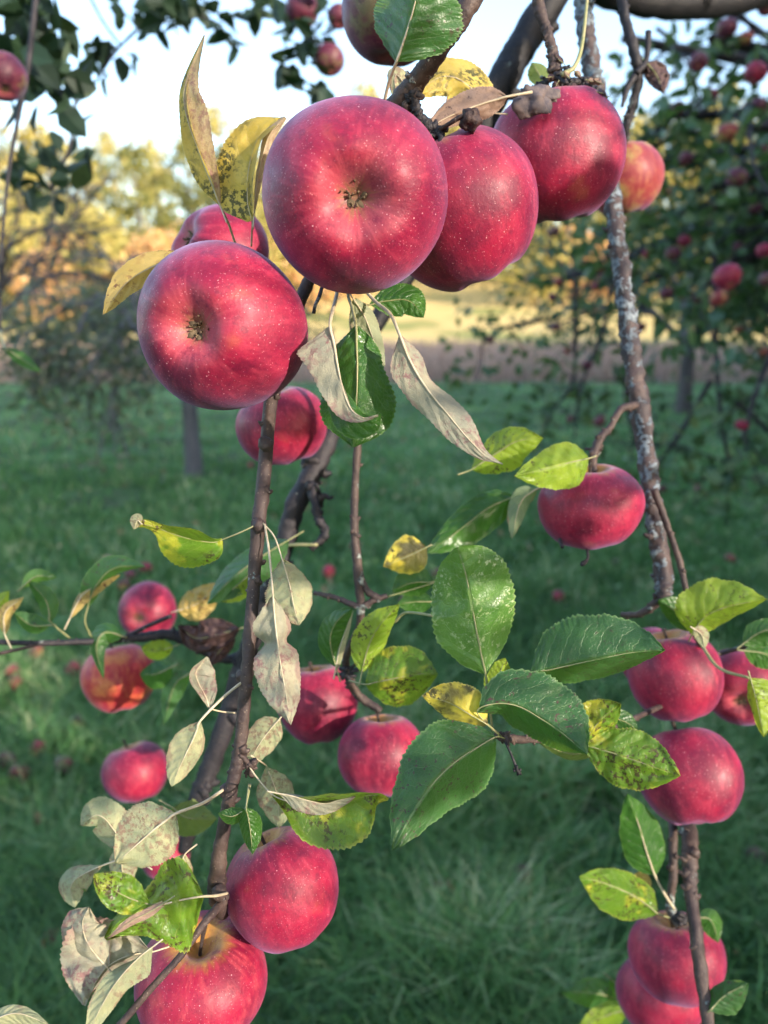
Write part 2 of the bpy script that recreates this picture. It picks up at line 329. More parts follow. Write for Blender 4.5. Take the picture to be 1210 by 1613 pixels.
# ------------------------------------------------------------ leaf blades (own distance, size and curl each)
PROF = [(0, 0), (.03, .22), (.08, .48), (.18, .80), (.32, .98), (.45, 1.0), (.6, .92), (.75, .70), (.87, .42), (.95, .17), (1, 0)]
def prof(v, pk):
    v = v**(math.log(.42)/math.log(pk)) if 0 < v < 1 else v
    for (a, x), (b, y) in zip(PROF, PROF[1:]):
        if v <= b: t = (v-a)/(b-a); t = t*t*(3-2*t)*.5+t*.5; return x+(y-x)*t
    return 0
LEAFN = [0]
def leaf(parent, kind, mid, d, w=None, under=False, sL=1, sR=1, wr=None, pk=.45, bend=0.0, stalk=None, label=None, wavy=.07,
         dip=None, tail=0.0, sk=None, serr=.035, arch=0.0, sr=1.6, rough=0.0):
    """mid: (x,y[,wL,wR]) px from base to tip; d depth at base (or (base,tip)); w=(wL,wR) half widths in px"""
    LEAFN[0] += 1; seed = LEAFN[0]*3.7
    d0, d1 = d if isinstance(d, tuple) else (d, d)
    NV, NU = 84, 8
    own = len(mid[0]) == 4
    q = catmull(mid, NV+1); xy = q[:, :2]; tg = np.gradient(xy, axis=0); tg /= np.linalg.norm(tg, axis=1)[:, None]+1e-9
    Rr = np.stack([-tg[:, 1], tg[:, 0]], 1)
    if own: WL, WR = q[:, 2].copy(), q[:, 3].copy()
    else:
        pr = np.array([prof(i/NV, pk) for i in range(NV+1)]); WL, WR = pr*w[0], pr*w[1]
        if dip: 
            g = 1-dip[1]*np.exp(-((np.arange(NV+1)/NV-dip[0])/.05)**2); WL *= g; WR *= g
    mx = max(np.abs(WL).max(), np.abs(WR).max()); wr = wr or mx*1.06
    real = (np.array([prof(i/NV, pk) for i in range(NV+1)])*wr) if not own else np.maximum(np.maximum(np.abs(WL), np.abs(WR)), 1)*wr/mx
    V = []; UV = []
    L_px = np.sum(np.linalg.norm(np.diff(xy, axis=0), axis=1)); S = d0/F
    dmid = []
    for i in range(NV+1):
        v = i/NV; dm = d0+(d1-d0)*v + arch*math.sin(math.pi*v)*S*L_px; dmid.append(dm)
        for j in range(-NU, NU+1):
            u = j/NU; a = abs(u); W = WR[i] if j > 0 else WL[i]; s = sR if j > 0 else sL
            full = max(real[i], abs(W)); off = math.sqrt(max(full*full-W*W, 0))*s
            ed = 1+serr*(2*((v*30+(.5 if j > 0 else 0)) % 1)-1)*max(0, (a-.7)/.3) if a > .7 else 1
            lat = W*(math.sin(a*1.45)/math.sin(1.45) if False else a)*ed
            z = off*a + bend*full*a*a
            z += .05*mx*mnoise.noise(Vector((u*2.3+seed, v*7, 8)))+wavy*mx*a*mnoise.noise(Vector((u*1.2+seed, v*5+seed, 0)))*1.8
            if rough: z += rough*mx*mnoise.noise(Vector((u*3+seed, v*8, 4)))
            qv = ((v-.24*a**1.3)*8) % 1; z -= (0 if kind in ('dead', 'black', 'straw') else 1)*(.012+.012*mnoise.noise(Vector((v*3+seed, u, 1))))*mx*math.sin(math.pi*qv)*(1-a*.5)*(1 if not under else -1)
            wob = .05*mx*mnoise.noise(Vector((u*2, v*6, seed)))*a
            x = xy[i, 0]+Rr[i, 0]*(lat*(1 if j > 0 else -1)+wob) ; y = xy[i, 1]+Rr[i, 1]*(lat*(1 if j > 0 else -1)+wob)
            if j == 0: x, y = xy[i]
            V.append(P(x, y, dm + z*S)); UV.append((.5+u/2, v))
    n = 2*NU+1; Fc = []
    for i in range(NV):
        for j in range(n-1):
            a, b, c, e = i*n+j, i*n+j+1, (i+1)*n+j+1, (i+1)*n+j
            Fc.append((a, e, c, b) if under else (a, b, c, e))
    base = parent.location
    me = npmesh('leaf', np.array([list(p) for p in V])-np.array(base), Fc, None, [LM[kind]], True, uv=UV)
    o = mobj('leaf', me, parent)
    if label: o['label'] = label
    # stalk that runs on as the raised midrib
    st = [(x, y, sr, dd) for (x, y, dd) in (stalk or [])]
    rib = []
    for k in (0, 14, 30, 46, 60, 72):
        rib.append((xy[k, 0], xy[k, 1], sr*(.85-.75*k/80), dmid[k]-.0001))
    if not st: rib = [(2*rib[0][0]-rib[1][0], 2*rib[0][1]-rib[1][1], sr, rib[0][3])]+rib
    m = MB().add(pxtube(st+rib, seg=7, n=48, rough=.12, seed=seed))
    V2 = np.array([list(v) for v in m.V])-np.array(base)
    mobj('leaf_stalk', npmesh('leaf_stalk', V2, m.F, None, [sk or (M_STALK if under or kind in ('yellow', 'tan', 'pale', 'rose') else M_STALKG)], True), o)
    return o

# ------------------------------------------------------------ apples
def apple_mesh(seed, na=72, nl=56, h=.86, lob=.014, cav=.30, eye=.20, cone=.07):
    V = []; S = []; rs = random.Random(seed); ph = rs.random()*6
    for i in range(nl+1):
        f = math.pi*i/nl
        for k in range(na):
            a = 2*math.pi*k/na
            r = math.sin(f)**.92*(1+cone*math.cos(f))
            z = h*math.cos(f)
            if f < math.pi/2: z -= cav*math.exp(-(r/.26)**2)*1.25
            else: z += eye*math.exp(-(r/.30)**2)*1.2
            wl = max(0, (f/math.pi-.55)/.45)
            r *= 1+lob*math.cos(5*a+ph)*wl
            z -= lob*1.3*math.cos(5*a+ph)*math.exp(-((r-.42)/.2)**2)*(1 if f > math.pi/2 else -.4)
            d = 1+.05*mnoise.noise(Vector((math.cos(a)*math.sin(f)*.9+seed, math.sin(a)*math.sin(f)*.9, math.cos(f)*.9)))
            V.append((r*math.cos(a)*d, r*math.sin(a)*d, z*d)); S.append((math.cos(a), math.sin(a), i/nl))
    Fc = []
    for i in range(nl):
        for k in range(na):
            k2 = (k+1) % na
            if i == 0: Fc.append((0, (i+1)*na+k, (i+1)*na+k2)) if True else None
            elif i == nl-1: Fc.append((i*na+k, nl*na, i*na+k2))
            else: Fc.append((i*na+k, (i+1)*na+k, (i+1)*na+k2, i*na+k2))
    used = sorted({j for f in Fc for j in f}); mp = {j: n for n, j in enumerate(used)}
    return [V[j] for j in used], [tuple(mp[j] for j in f) for f in Fc], [S[j] for j in used]
AM = {}
def get_apple(seed, mat, lod=0, **kw):
    key = (seed, mat.name, lod, tuple(sorted(kw.items())))
    if key not in AM:
        V, Fc, S = apple_mesh(seed, *( (72, 56) if lod == 0 else (24, 16)), **kw)
        AM[key] = npmesh('apple', V, Fc, None, [mat], True, vattr=S)
    return AM[key]
def calyx_mesh():
    m = MB(); rs = random.Random(3)
    for k in range(5):
        a = k*2*math.pi/5+rs.uniform(-.2, .2); l = rs.uniform(.10, .15)
        c, s = math.cos(a), math.sin(a); b = Vector((-s, c, 0))
        z0 = -.62; pts = []
        for i in range(6):
            t = i/5; rr = .025+l*math.sin(t*2.0)*.75; zz = z0-.075*t+.02*math.sin(t*5+k)
            wd = .030*(1-t**1.6)+.004
            ctr = Vector((c*rr, s*rr, zz)); pts += [ctr-b*wd+Vector((0, 0, .008)), ctr+Vector((0, 0, -.012)), ctr+b*wd+Vector((0, 0, .008))]
        top = [p+Vector((0, 0, .010)) for p in pts]; o = len(pts)
        Fc = []
        for i in range(5):
            for j in range(2):
                a0 = i*3+j; Fc += [(a0, a0+1, a0+4, a0+3), (o+a0, o+a0+3, o+a0+4, o+a0+1)]
        m.add((pts+top, Fc))
    for k in range(12):
        a = rs.uniform(0, 6.3); r = rs.uniform(.01, .05)
        m.add(tube_geo([(math.cos(a)*.02, math.sin(a)*.02, -.58), (math.cos(a)*r, math.sin(a)*r, -.63), (math.cos(a)*r*1.7, math.sin(a)*r*1.7, -.665-rs.uniform(0, .03))], [.006, .005, .009], n=6, seg=5))
    V = np.array([list(v) for v in m.V]); return npmesh('calyx', V, m.F, None, [M_CALYX], True)
def stem_mesh(l=.62):
    m = MB().add(tube_geo([(0, 0, .46), (.01, 0, .62), (.05, .02, .8), (.10, .03, .46+l)], [.035, .026, .028, .05], n=14, seg=8, rough=.15, seed=2))
    return npmesh('stem', np.array([list(v) for v in m.V]), m.F, None, [B_TWIG], True)
CALYX = calyx_mesh(); STEM = stem_mesh()
def apple(px, py, d, wpx, axis, label, mat=M_APPLE, seed=1, group=None, roll=0, parts=True, lod=0, loc=None, **kw):
    """axis = camera-space direction of the eye end"""
    o = mobj('apple', get_apple(seed, mat, lod, **kw)); loc = loc if loc is not None else P(px, py, d)
    o.location = loc; s = wpx/2*d/F*.985; o.scale = (s, s, s)
    ax = CV(*axis); q = (-ax).to_track_quat('Z', 'Y'); o.rotation_mode = 'QUATERNION'
    o.rotation_quaternion = q @ Matrix.Rotation(roll, 3, 'Z').to_quaternion()
    setp(o, label, 'apple', group)
    if parts:
        eye = kw.get('eye', .20); hh = kw.get('h', .86)
        c = mobj('calyx', CALYX, o); c.scale = (1.25, 1.25, 1.2); c.location = (0, 0, -(hh-eye*1.2)+.62*1.2+.0)
        c2 = mobj('stem', STEM, o)
    return o

G1 = 'apples hanging in the foreground'
apple(558, 312, .355, 298, (.04, -.36, .93), 'largest apple, its dried eye facing the viewer, at the top of the cluster', seed=1, group=G1, roll=.4, h=.93, eye=.32)
apple(348, 518, .365, 266, (-.22, -.22, .95), 'big bright red apple with open eye, hanging left of and below the largest apple', seed=2, group=G1, roll=2, h=.92, eye=.29)
apple(345, 404, .50, 166, (-.5, .2, .5), 'purplish apple half hidden behind two big apples under the spotted yellow leaves', seed=3, group=G1)
apple(726, 333, .425, 252, (.45, -.85, -.35), 'deep red apple tucked behind the right side of the largest apple', seed=4, group=G1, h=.95)
apple(873, 250, .475, 214, (.12, -.93, -.35), 'speckled apple under the knobbly spur with a grey withered leaf on its shoulder', seed=5, group=G1, h=.97, cone=.03)
apple(982, 281, .67, 122, (.1, -1, -.4), 'bronze and yellow apple half hidden behind the speckled apple', M_APPLE2, seed=6, group=G1, h=.95)
apple(445, 671, .55, 146, (.25, -.9, -.3), 'dusky apple behind the straight twig, below the big bright red apple', seed=7, group=G1, h=.86)
apple(930, 797, .52, 167, (.1, -1, -.25), 'flat-shouldered apple hanging beside the lichen covered branch, crossed by a shadow', seed=8, group=G1, h=.82, cone=.05)
apple(232, 962, .85, 92, (-.1, -.2, .9), 'small purple apple beside a withered brown leaf on the left twig', seed=9, group=G1)
apple(188, 1068, .70, 116, (.2, -.97, .1), 'orange-cheeked apple below the left twig, behind a small drooping leaf', M_APPLEO, seed=10, group=G1, h=.95)
apple(214, 1216, .80, 102, (.3, -.95, .05), 'plain red apple behind the hanging pale oval leaf, lower left', seed=11, group=G1, h=.92)
apple(500, 1110, .62, 128, (.1, -.99, .06), 'apple with a deep folded shoulder below the dark leaf cluster', seed=12, group=G1, h=1.0, cone=.10, cav=.4)
apple(600, 1190, .58, 138, (.0, -.99, .05), 'round red apple half covered by the broad serrated leaf at centre', seed=13, group=G1, h=.95)
apple(445, 1396, .42, 178, (.35, -.93, .03), 'large mottled apple right of the twig under a curled spotted leaf', seed=14, group=G1, h=1.02, cone=.02)
apple(318, 1546, .42, 206, (-.02, -.92, -.30), 'bottom left apple with yellow stalk hollow turned up', M_APPLEY, seed=15, group=G1, h=.90)
apple(1026, 1040, .62, 104, (-.95, -.1, .3), 'apple at right mostly hidden behind a glossy paler apple', seed=16, group=G1)
apple(1064, 1064, .56, 144, (.2, -.97, .02), 'glossy pinkish red apple under the curled leaf at right', seed=17, group=G1, h=1.02)
apple(1166, 1082, .63, 122, (-.35, -.3, .85), 'apple with its eye showing, at the right edge behind a thin twig', seed=18, group=G1)
apple(1085, 1224, .55, 163, (.08, -.90, .38), 'smooth red apple with eye at its underside, half covered by a round mottled leaf', seed=19, group=G1, h=.95)
apple(1066, 1509, .60, 148, (.1, -.99, .05), 'upper apple of the lower right pair, crossed by the bare twig', seed=20, group=G1, h=.9)
apple(1042, 1566, .66, 138, (.1, -.9, .3), 'lower apple of the pair at lower right, behind the other', seed=21, group=G1, h=.9)
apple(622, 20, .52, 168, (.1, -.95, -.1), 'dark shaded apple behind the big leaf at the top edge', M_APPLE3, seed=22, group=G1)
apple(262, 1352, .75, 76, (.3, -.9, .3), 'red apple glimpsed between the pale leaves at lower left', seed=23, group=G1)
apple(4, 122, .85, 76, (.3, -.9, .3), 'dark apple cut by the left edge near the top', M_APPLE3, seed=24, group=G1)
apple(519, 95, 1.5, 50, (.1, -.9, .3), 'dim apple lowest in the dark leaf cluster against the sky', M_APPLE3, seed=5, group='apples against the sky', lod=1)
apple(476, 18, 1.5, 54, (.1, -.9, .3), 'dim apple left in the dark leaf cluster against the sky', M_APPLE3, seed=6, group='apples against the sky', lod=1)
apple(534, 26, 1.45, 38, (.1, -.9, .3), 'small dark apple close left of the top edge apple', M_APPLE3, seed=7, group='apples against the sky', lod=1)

# ------------------------------------------------------------ foreground branches with their leaves
def spur(mb, x, y, d, n, size, seed, jag=1.0):
    rs = random.Random(seed)
    for k in range(n):
        a = rs.uniform(0, 6.28); l = size*rs.uniform(.4, 1)
        x1, y1 = x+math.cos(a)*l, y+math.sin(a)*l*.8; dz = rs.uniform(-1, 1)*l*d/F*.6
        r = size*rs.uniform(.12, .26)
        mb.add(pxtube([(x+rs.uniform(-3, 3), y+rs.uniform(-3, 3), r*1.2, d), ((x+x1)/2+rs.uniform(-3, 3), (y+y1)/2+rs.uniform(-3, 3), r, d+dz*.5), (x1, y1, r*rs.uniform(.5, 1.1), d+dz)], n=9, seg=7, rough=.5*jag, seed=seed+k))
    return mb

b = empty('apple_branch', P(400, 900, .39), 'straight thin twig hanging left of centre with pale turned leaves', 'branch', 'foreground branches')
m = MB().add(pxtube([(505, 400, 11, .43), (470, 480, 12, .425), (440, 560, 13, .42), (426, 640, 13, .405), (415, 760, 13, .395), (407, 830, 13, .39), (400, 920, 11.5, .39), (389, 1060, 11.5, .385), (378, 1180, 12, .385), (365, 1240, 12.5, .385), (348, 1330, 13, .39), (342, 1400, 17, .395), (350, 1440, 11, .41)], n=150, seg=18, rough=.10, knob=.16, seed=1))
for x, y in ((408, 828), (384, 1065), (376, 1190), (357, 1245), (345, 1405), (419, 700)):
    m.add(pxtube([(x-5, y-9, 9, .388), (x, y, 14.5, .387), (x+2, y+9, 10, .388)], n=9, seg=12, rough=.25, seed=x))
m.build('twig', B_TWIG, b)
spur(MB(), 392, 1205, .385, 7, 26, 5).build('spur', B_TWIG, b)
spur(MB(), 365, 1425, .41, 10, 34, 6).build('spur', B_DARK, b)
MB().add(pxtube([(352, 1420, 9, .39), (325, 1450, 7, .375), (285, 1505, 6.5, .365), (240, 1555, 6.5, .36), (180, 1625, 7, .355)], n=60, seg=12, rough=.12, seed=3)).build('side_twig', B_TWIG, b)
leaf(b, 'blotch', [(350, 850, 5, 2), (335, 854, 30, 6), (305, 850, 46, 16), (275, 842, 40, 14), (250, 832, 12, 8), (228, 826, 6, 8), (212, 828, 1, 2)], (.385, .365), wr=52, sR=-1, label='yellow-green leaf blotched dark, folded along its rib', stalk=[(409, 824, .385), (380, 838, .383)], bend=.2)
leaf(b, 'pale', [(222, 824), (216, 820), (211, 834)], .364, w=(9, 11), under=True, pk=.5, stalk=[])
leaf(b, 'pale', [(444, 879), (456, 920), (463, 955), (471, 986)], (.375, .37), w=(33, 42), under=True, pk=.5, stalk=[(414, 824, .385), (432, 845, .38)], label='round pale leaf showing its underside', rough=.1)
leaf(b, 'rose', [(430, 936), (434, 985), (442, 1045), (451, 1095), (458, 1142)], (.355, .35), w=(30, 43), under=True, pk=.48, dip=(.36, .5), stalk=[(417, 826, .385), (424, 870, .37)], label='long pale pink-mottled leaf hanging by a straight stalk', rough=.12, wavy=.15, sr=2.3)
leaf(b, 'rose', [(331, 1115, 3, 3), (322, 1092, 8, 22), (308, 1065, 10, 32), (318, 1045, 4, 24), (326, 1034, 1, 4)], .375, under=True, wr=32, sL=-1, stalk=[(372, 1123, .385), (350, 1121, .38)], label='small pale leaf folded in a V', bend=.2)
leaf(b, 'pale', [(316, 1135), (304, 1165), (287, 1200), (270, 1240)], .37, w=(22, 30), under=True, pk=.5, stalk=[(387, 1070, .385), (350, 1100, .376)], label='oval yellowish pale leaf pointing down', sr=2.6)
leaf(b, 'pale', [(441, 1132), (425, 1150), (405, 1178), (390, 1212)], .402, w=(24, 26), under=True, stalk=[(455, 1112, .40)])
leaf(b, 'pale', [(418, 1205), (430, 1232), (438, 1262), (440, 1305)], .412, w=(28, 32), under=True, stalk=[(395, 1190, .39)], pk=.55)
leaf(b, 'blotch', [(430, 1252, 3, 3), (455, 1262, 8, 22), (485, 1268, 14, 58), (515, 1266, 16, 72), (545, 1262, 12, 70), (575, 1254, 7, 52), (595, 1252, 3, 22), (612, 1259, 1, 2)], (.375, .36), wr=74, sL=-1, sR=-1, stalk=[(388, 1200, .385), (405, 1225, .38)], label='curled leaf, glossy yellow-green below and pale along its rolled upper edge', bend=-.15, wavy=.12, sk=M_STALK)
leaf(b, 'rose', [(440, 1250, 1, 1), (470, 1256, 4, 20), (505, 1266, 5, 18), (535, 1260, 4, 13), (560, 1254, 1, 1)], (.36, .355), under=True, wr=22, stalk=[], wavy=.2)
leaf(b, 'dark', [(386, 1275), (366, 1286), (343, 1281)], .37, w=(13, 15), stalk=[(395, 1235, .38)])
leaf(b, 'dark', [(388, 1272), (394, 1305), (398, 1346)], .365, w=(20, 16), stalk=[(392, 1235, .38)], pk=.4, bend=.3)
leaf(b, 'pale', [(278, 1281), (246, 1304), (214, 1332), (182, 1360)], (.36, .355), w=(50, 50), under=True, pk=.45, stalk=[(353, 1243, .385), (320, 1265, .37)], sr=3, label='large round cream leaf with raised rib', rough=.08)
leaf(b, 'pale', [(205, 1345), (180, 1308), (155, 1284), (126, 1300)], .42, w=(28, 34), under=True, stalk=[(240, 1370, .41)])
leaf(b, 'pale', [(196, 1330), (192, 1365), (200, 1400)], .425, w=(26, 20), under=True, stalk=[(240, 1330, .41)])
leaf(b, 'pale', [(165, 1362), (135, 1375), (112, 1395), (118, 1430)], .43, w=(26, 20), under=True, stalk=[(200, 1350, .42)], pk=.6)
leaf(b, 'pale', [(292, 1345), (275, 1385), (236, 1422)], (.38, .37), w=(24, 24), under=True, stalk=[(310, 1330, .39)], label='blue-grey leaf in shade')
leaf(b, 'blotch', [(320, 1412, 4, 4), (300, 1415, 48, 62), (275, 1420, 82, 66), (245, 1428, 62, 34), (215, 1440, 40, 18), (190, 1455, 24, 16), (165, 1478, 2, 2)], (.36, .35), wr=84, sR=1, stalk=[(358, 1407, .385), (340, 1411, .37)], sr=2.6, label='big yellow and green blotched leaf with a brown scar', sk=M_STALK, rough=.14, wavy=.14, bend=-.1)
leaf(b, 'blotch', [(240, 1425), (212, 1418), (180, 1402), (148, 1376)], (.35, .34), w=(30, 34), rough=.15, pk=.55, stalk=[(256, 1420, .352)], sL=-1)
leaf(b, 'dead', [(262, 1420), (235, 1437), (205, 1452), (168, 1480)], (.347, .342), w=(8, 8), rough=.2, stalk=[], label='rust brown dead patch')
leaf(b, 'rose', [(238, 1500, 2, 3), (205, 1505, 12, 52), (172, 1520, 10, 84), (150, 1550, 5, 62), (135, 1585, 2, 8)], (.36, .345), under=True, wr=86, label='crumpled pink and cream leaf at the lower left', rough=.16, wavy=.2, stalk=[(270, 1490, .365)], bend=-.1)
leaf(b, 'rose', [(170, 1525), (140, 1490), (130, 1455), (140, 1428)], (.352, .348), w=(36, 40), under=True, rough=.15, stalk=[])
leaf(b, 'pale', [(240, 1492, 2, 2), (215, 1512, 30, 3), (185, 1545, 22, 18), (160, 1585, 18, 20), (140, 1625, 8, 8)], (.345, .335), under=True, wr=34, wavy=.12, stalk=[])
leaf(b, 'olive', [(272, 1272), (295, 1288), (342, 1290)], .5, w=(32, 30), stalk=[(250, 1260, .5)])
leaf(b, 'pale', [(-22, 1612), (25, 1596), (78, 1614)], .36, w=(14, 18), under=True, stalk=[])

b = empty('apple_branch', P(650, 140, .37), 'brown branch entering at top centre that carries the big cluster of apples', 'branch', 'foreground branches')
MB().add(pxtube([(770, -45, 20, .37), (728, 25, 19, .372), (690, 80, 18, .38), (655, 130, 19, .39), (622, 172, 20, .40), (585, 250, 18, .42), (560, 350, 15, .43), (500, 420, 12, .43)], n=100, seg=20, rough=.08, knob=.06, seed=4)).build('limb', B_TWIG, b)
m = MB().add(pxtube([(652, 148, 11, .39), (655, 170, 10, .392), (668, 195, 12, .395), (690, 215, 14, .40)], n=40, seg=14, rough=.3, knob=.2, seed=6))
spur(m, 690, 208, .395, 12, 24, 8).build('spur', B_DARK, b)
m = MB().add(pxtube([(690, 205, 4, .395), (706, 196, 4, .388), (724, 185, 4.5, .384), (736, 183, 5, .384)], n=14, seg=8, rough=.2, seed=3)); m.build('fruit_stalk', B_TWIG, b)
def blob(px, py, d, rpx, mat, name, parent, seed, sq=(1, 1, 1), amp=.35, fr=2.0):
    V = []; Fc = []; na, nl = 28, 20; c = P(px, py, d)
    for i in range(nl+1):
        f = math.pi*i/nl
        for k in range(na):
            a = 2*math.pi*k/na; v = Vector((math.sin(f)*math.cos(a), math.sin(f)*math.sin(a), math.cos(f)))
            r = 1+amp*mnoise.noise(v*fr+Vector((seed, 0, 0)))+amp*.5*abs(mnoise.noise(v*fr*2.6))
            V.append(c+Vector((v.x*sq[0], v.y*sq[1], v.z*sq[2]))*r*rpx*d/F)
    for i in range(nl):
        for k in range(na): Fc.append((i*na+k, (i+1)*na+k, (i+1)*na+(k+1) % na, i*na+(k+1) % na))
    return MB().add((V, Fc)).build(name, mat, parent)
blob(741, 189, .386, 16, M_MUMMY, 'withered_fruitlet', b, 2)
leaf(b, 'green', [(624, 99), (641, 50), (655, 0), (668, -60)], (.345, .33), w=(60, 82), pk=.5, label='big fresh green leaf with purple spots at the top edge', stalk=[(606, 158, .36), (614, 125, .352)], sr=3.2, sk=M_STALK, bend=.1)
leaf(b, 'yellow', [(772, 176), (742, 138), (700, 120), (650, 150)], (.43, .42), w=(46, 34), label='bright yellow leaf with black spots behind the branch', stalk=[(800, 180, .43)])
leaf(b, 'dead', [(800, 152), (765, 162), (715, 180), (668, 205)], (.415, .412), w=(24, 28), under=False, label='dry mauve-brown leaf', stalk=[(838, 145, .42)], sr=2.6, sk=M_STALK, rough=.12)
leaf(b, 'pale', [(650, 190), (640, 140), (622, 120), (630, 190)], .43, w=(14, 14), under=True, stalk=[])
leaf(b, 'yellow', [(346, 322, 2, 1), (332, 285, 20, 2), (312, 235, 22, 2), (296, 180, 14, 2), (294, 130, 7, 2), (322, 55, 1, 0)], (.40, .385), wr=26, label='tall narrow half-rolled leaf standing up against the sky, yellow with black spots', stalk=[(372, 388, .43), (360, 352, .415)], sr=2.2, sL=1, sR=-1)
leaf(b, 'straw', [(346, 321, 0, 2), (332, 284, 0, 14), (312, 234, 0, 26), (293, 179, 0, 34), (292, 129, 0, 22), (322, 55, 0, 1)], (.399, .383), wr=36, under=True, stalk=[], label='straw and pink rolled side of the tall narrow leaf', sR=-1)
leaf(b, 'yellow', [(397, 348, 8, 3), (390, 315, 46, 6), (391, 275, 52, 8), (398, 240, 48, 8), (412, 210, 30, 7), (446, 186, 1, 1)], (.40, .39), wr=54, label='broad upright yellow leaf with black spots', stalk=[(396, 388, .42), (397, 365, .41)], sR=-1, rough=.08)
leaf(b, 'tan', [(401, 330, 1, 2), (405, 285, 3, 8), (414, 245, 5, 12), (425, 212, 8, 10), (449, 184, 2, 4)], (.395, .385), wr=14, stalk=[], under=True, rough=.15)
leaf(b, 'tan', [(290, 398), (245, 418), (200, 445), (162, 496)], (.375, .365), w=(22, 26), pk=.5, label='tan leaf with brown scalloped edge poking out left', stalk=[(320, 392, .39)], wavy=.1)
# leaves hanging below the big apples
leaf(b, 'dark', [(561, 514, 4, 4), (562, 545, 32, 34), (563, 580, 44, 42), (562, 625, 62, 56), (560, 670, 52, 50), (557, 704, 3, 3)], (.375, .365), wr=66, label='glossy dark green leaf hanging below the largest apple', stalk=[(550, 430, .415), (548, 462, .405), (555, 485, .39)], sr=3, rough=.05, bend=.15)
leaf(b, 'rose', [(520, 514, 2, 3), (526, 540, 2, 56), (531, 570, 2, 48), (538, 605, 2, 36), (550, 640, 2, 24), (570, 658, 2, 8), (596, 655, 1, 1)], (.352, .342), wr=56, under=True, label='folded leaf with pale pink underside in front of the dark green leaf', stalk=[(534, 435, .415), (530, 466, .40), (524, 490, .37)], sr=3.4, bend=.15)
leaf(b, 'dark', [(500, 580, 1, 1), (520, 605, 10, 10), (540, 635, 16, 26), (560, 658, 14, 34), (583, 662, 8, 22), (600, 650, 1, 1)], (.356, .345), wr=36, stalk=[], label='green folded-back half of a leaf')
leaf(b, 'olive', [(556, 470), (575, 500), (590, 540), (606, 578)], .40, w=(16, 26), under=True, stalk=[(545, 450, .41)])
leaf(b, 'dark', [(580, 480), (610, 474), (645, 474), (668, 500)], .42, w=(26, 28), stalk=[(560, 470, .42)], pk=.55)
leaf(b, 'rose', [(630, 528, 2, 2), (646, 568, 20, 34), (668, 606, 14, 34), (700, 646, 24, 28), (728, 680, 24, 24), (760, 715, 9, 10), (792, 731, 1, 1)], (.36, .345), wr=38, under=True, label='long grey-pale leaf hanging diagonally with its underside showing', stalk=[(566, 445, .415), (590, 474, .40), (615, 495, .375)], sr=3.4, rough=.06)
MB().add(pxtube([(512, 435, 3.5, .425), (503, 467, 3.5, .41), (497, 480, 3, .40), (494, 494, 3.5, .40)], n=12, seg=8)).build('fruit_stalk', B_DARK, b)

b = empty('apple_branch', P(880, 60, .46), 'ringed twig ending in a knobbly dried spur above the speckled apple', 'branch', 'foreground branches')
MB().add(pxtube([(846, -30, 11, .46), (850, 15, 11, .46), (862, 50, 9, .46), (872, 85, 10, .46), (876, 115, 12, .46)], n=60, seg=14, rough=.18, knob=.25, seed=5)).build('twig', B_TWIG, b)
m = MB()
for i, (x, y, s_) in enumerate(((876, 120, 24), (895, 130, 22), (915, 128, 18), (860, 128, 22), (938, 148, 20), (925, 140, 20), (845, 138, 16), (950, 150, 14), (890, 108, 14))): spur(m, x, y, .455+.004*i % .02, 8, s_, 20+i, 1.4)
m.build('spur', B_DARK, b)
MB().add(pxtube([(885, 118, 5, .45), (905, 105, 4, .45), (917, 70, 3.5, .45), (925, 0, 3, .45), (928, -20, 3, .45)], n=24, seg=8)).build('leaf_stalk', M_STALKG, b)
o = M_GREYL = plain("withered_leaf_grey", (.06, .055, .07), (.16, .12, .11), 120, .8, 1, .001)
o = blob(838, 160, .428, 24, M_GREYL, 'leaf', b, 5, (1, .5, .75), .8, 1.15); o['label'] = 'grey withered leaf balled up on the apple shoulder'
blob(862, 150, .430, 14, M_GREYL, 'leaf', b, 9, (1.1, .4, .8), .8, 1.2)
for i, (x, y) in enumerate(((880, 128), (896, 122), (912, 138), (925, 126), (940, 145), (870, 140), (958, 152), (905, 112), (888, 100), (948, 132), (862, 122), (930, 158), (850, 145))):
    a = random.uniform(0, 6.28); l = random.uniform(12, 22)
    leaf(b, 'dead' if i % 2 else 'black', [(x, y), (x+math.cos(a)*l*.5, y+math.sin(a)*l*.4), (x+math.cos(a)*l, y+math.sin(a)*l)], .446+.002*(i % 4), w=(5, 6), rough=.4, wavy=.5, bend=.5, stalk=[], sr=1)
leaf(b, 'olive', [(860, 135), (848, 115), (838, 98)], .50, w=(18, 16), stalk=[], label='small olive leaf tip')
MB().add(pxtube([(880, 130, 14, .47), (925, 145, 14, .49), (950, 158, 10, .50)], n=20, seg=10, rough=.5, knob=.4)).build('spur', B_DARK, b)

b = empty('apple_branch', P(985, 470, .58), 'long branch crusted with blue-grey lichen running down the right side', 'branch', 'foreground branches')
MB().add(pxtube([(915, -40, 15.5, .60), (925, 60, 16.3, .60), (942, 160, 17.2, .60), (955, 250, 15.5, .59), (966, 330, 15.5, .58), (984, 470, 16.3, .57), (1001, 600, 17.2, .56), (1018, 710, 17.2, .555), (1028, 800, 16.3, .55), (1042, 880, 15.5, .545), (1046, 935, 14.6, .54), (1040, 950, 8.6, .54)], n=190, seg=22, rough=.26, knob=.3, nk=16, seed=11)).build('limb', B_LICH, b)
m = MB().add(pxtube([(1002, 638, 7, .55), (978, 645, 7, .54), (962, 672, 6, .535), (945, 692, 8, .53), (934, 725, 7, .525), (938, 745, 5, .52)], n=40, seg=12, rough=.25, knob=.4, seed=14)); spur(m, 938, 712, .53, 6, 18, 31).build('twig', B_TWIG, b)
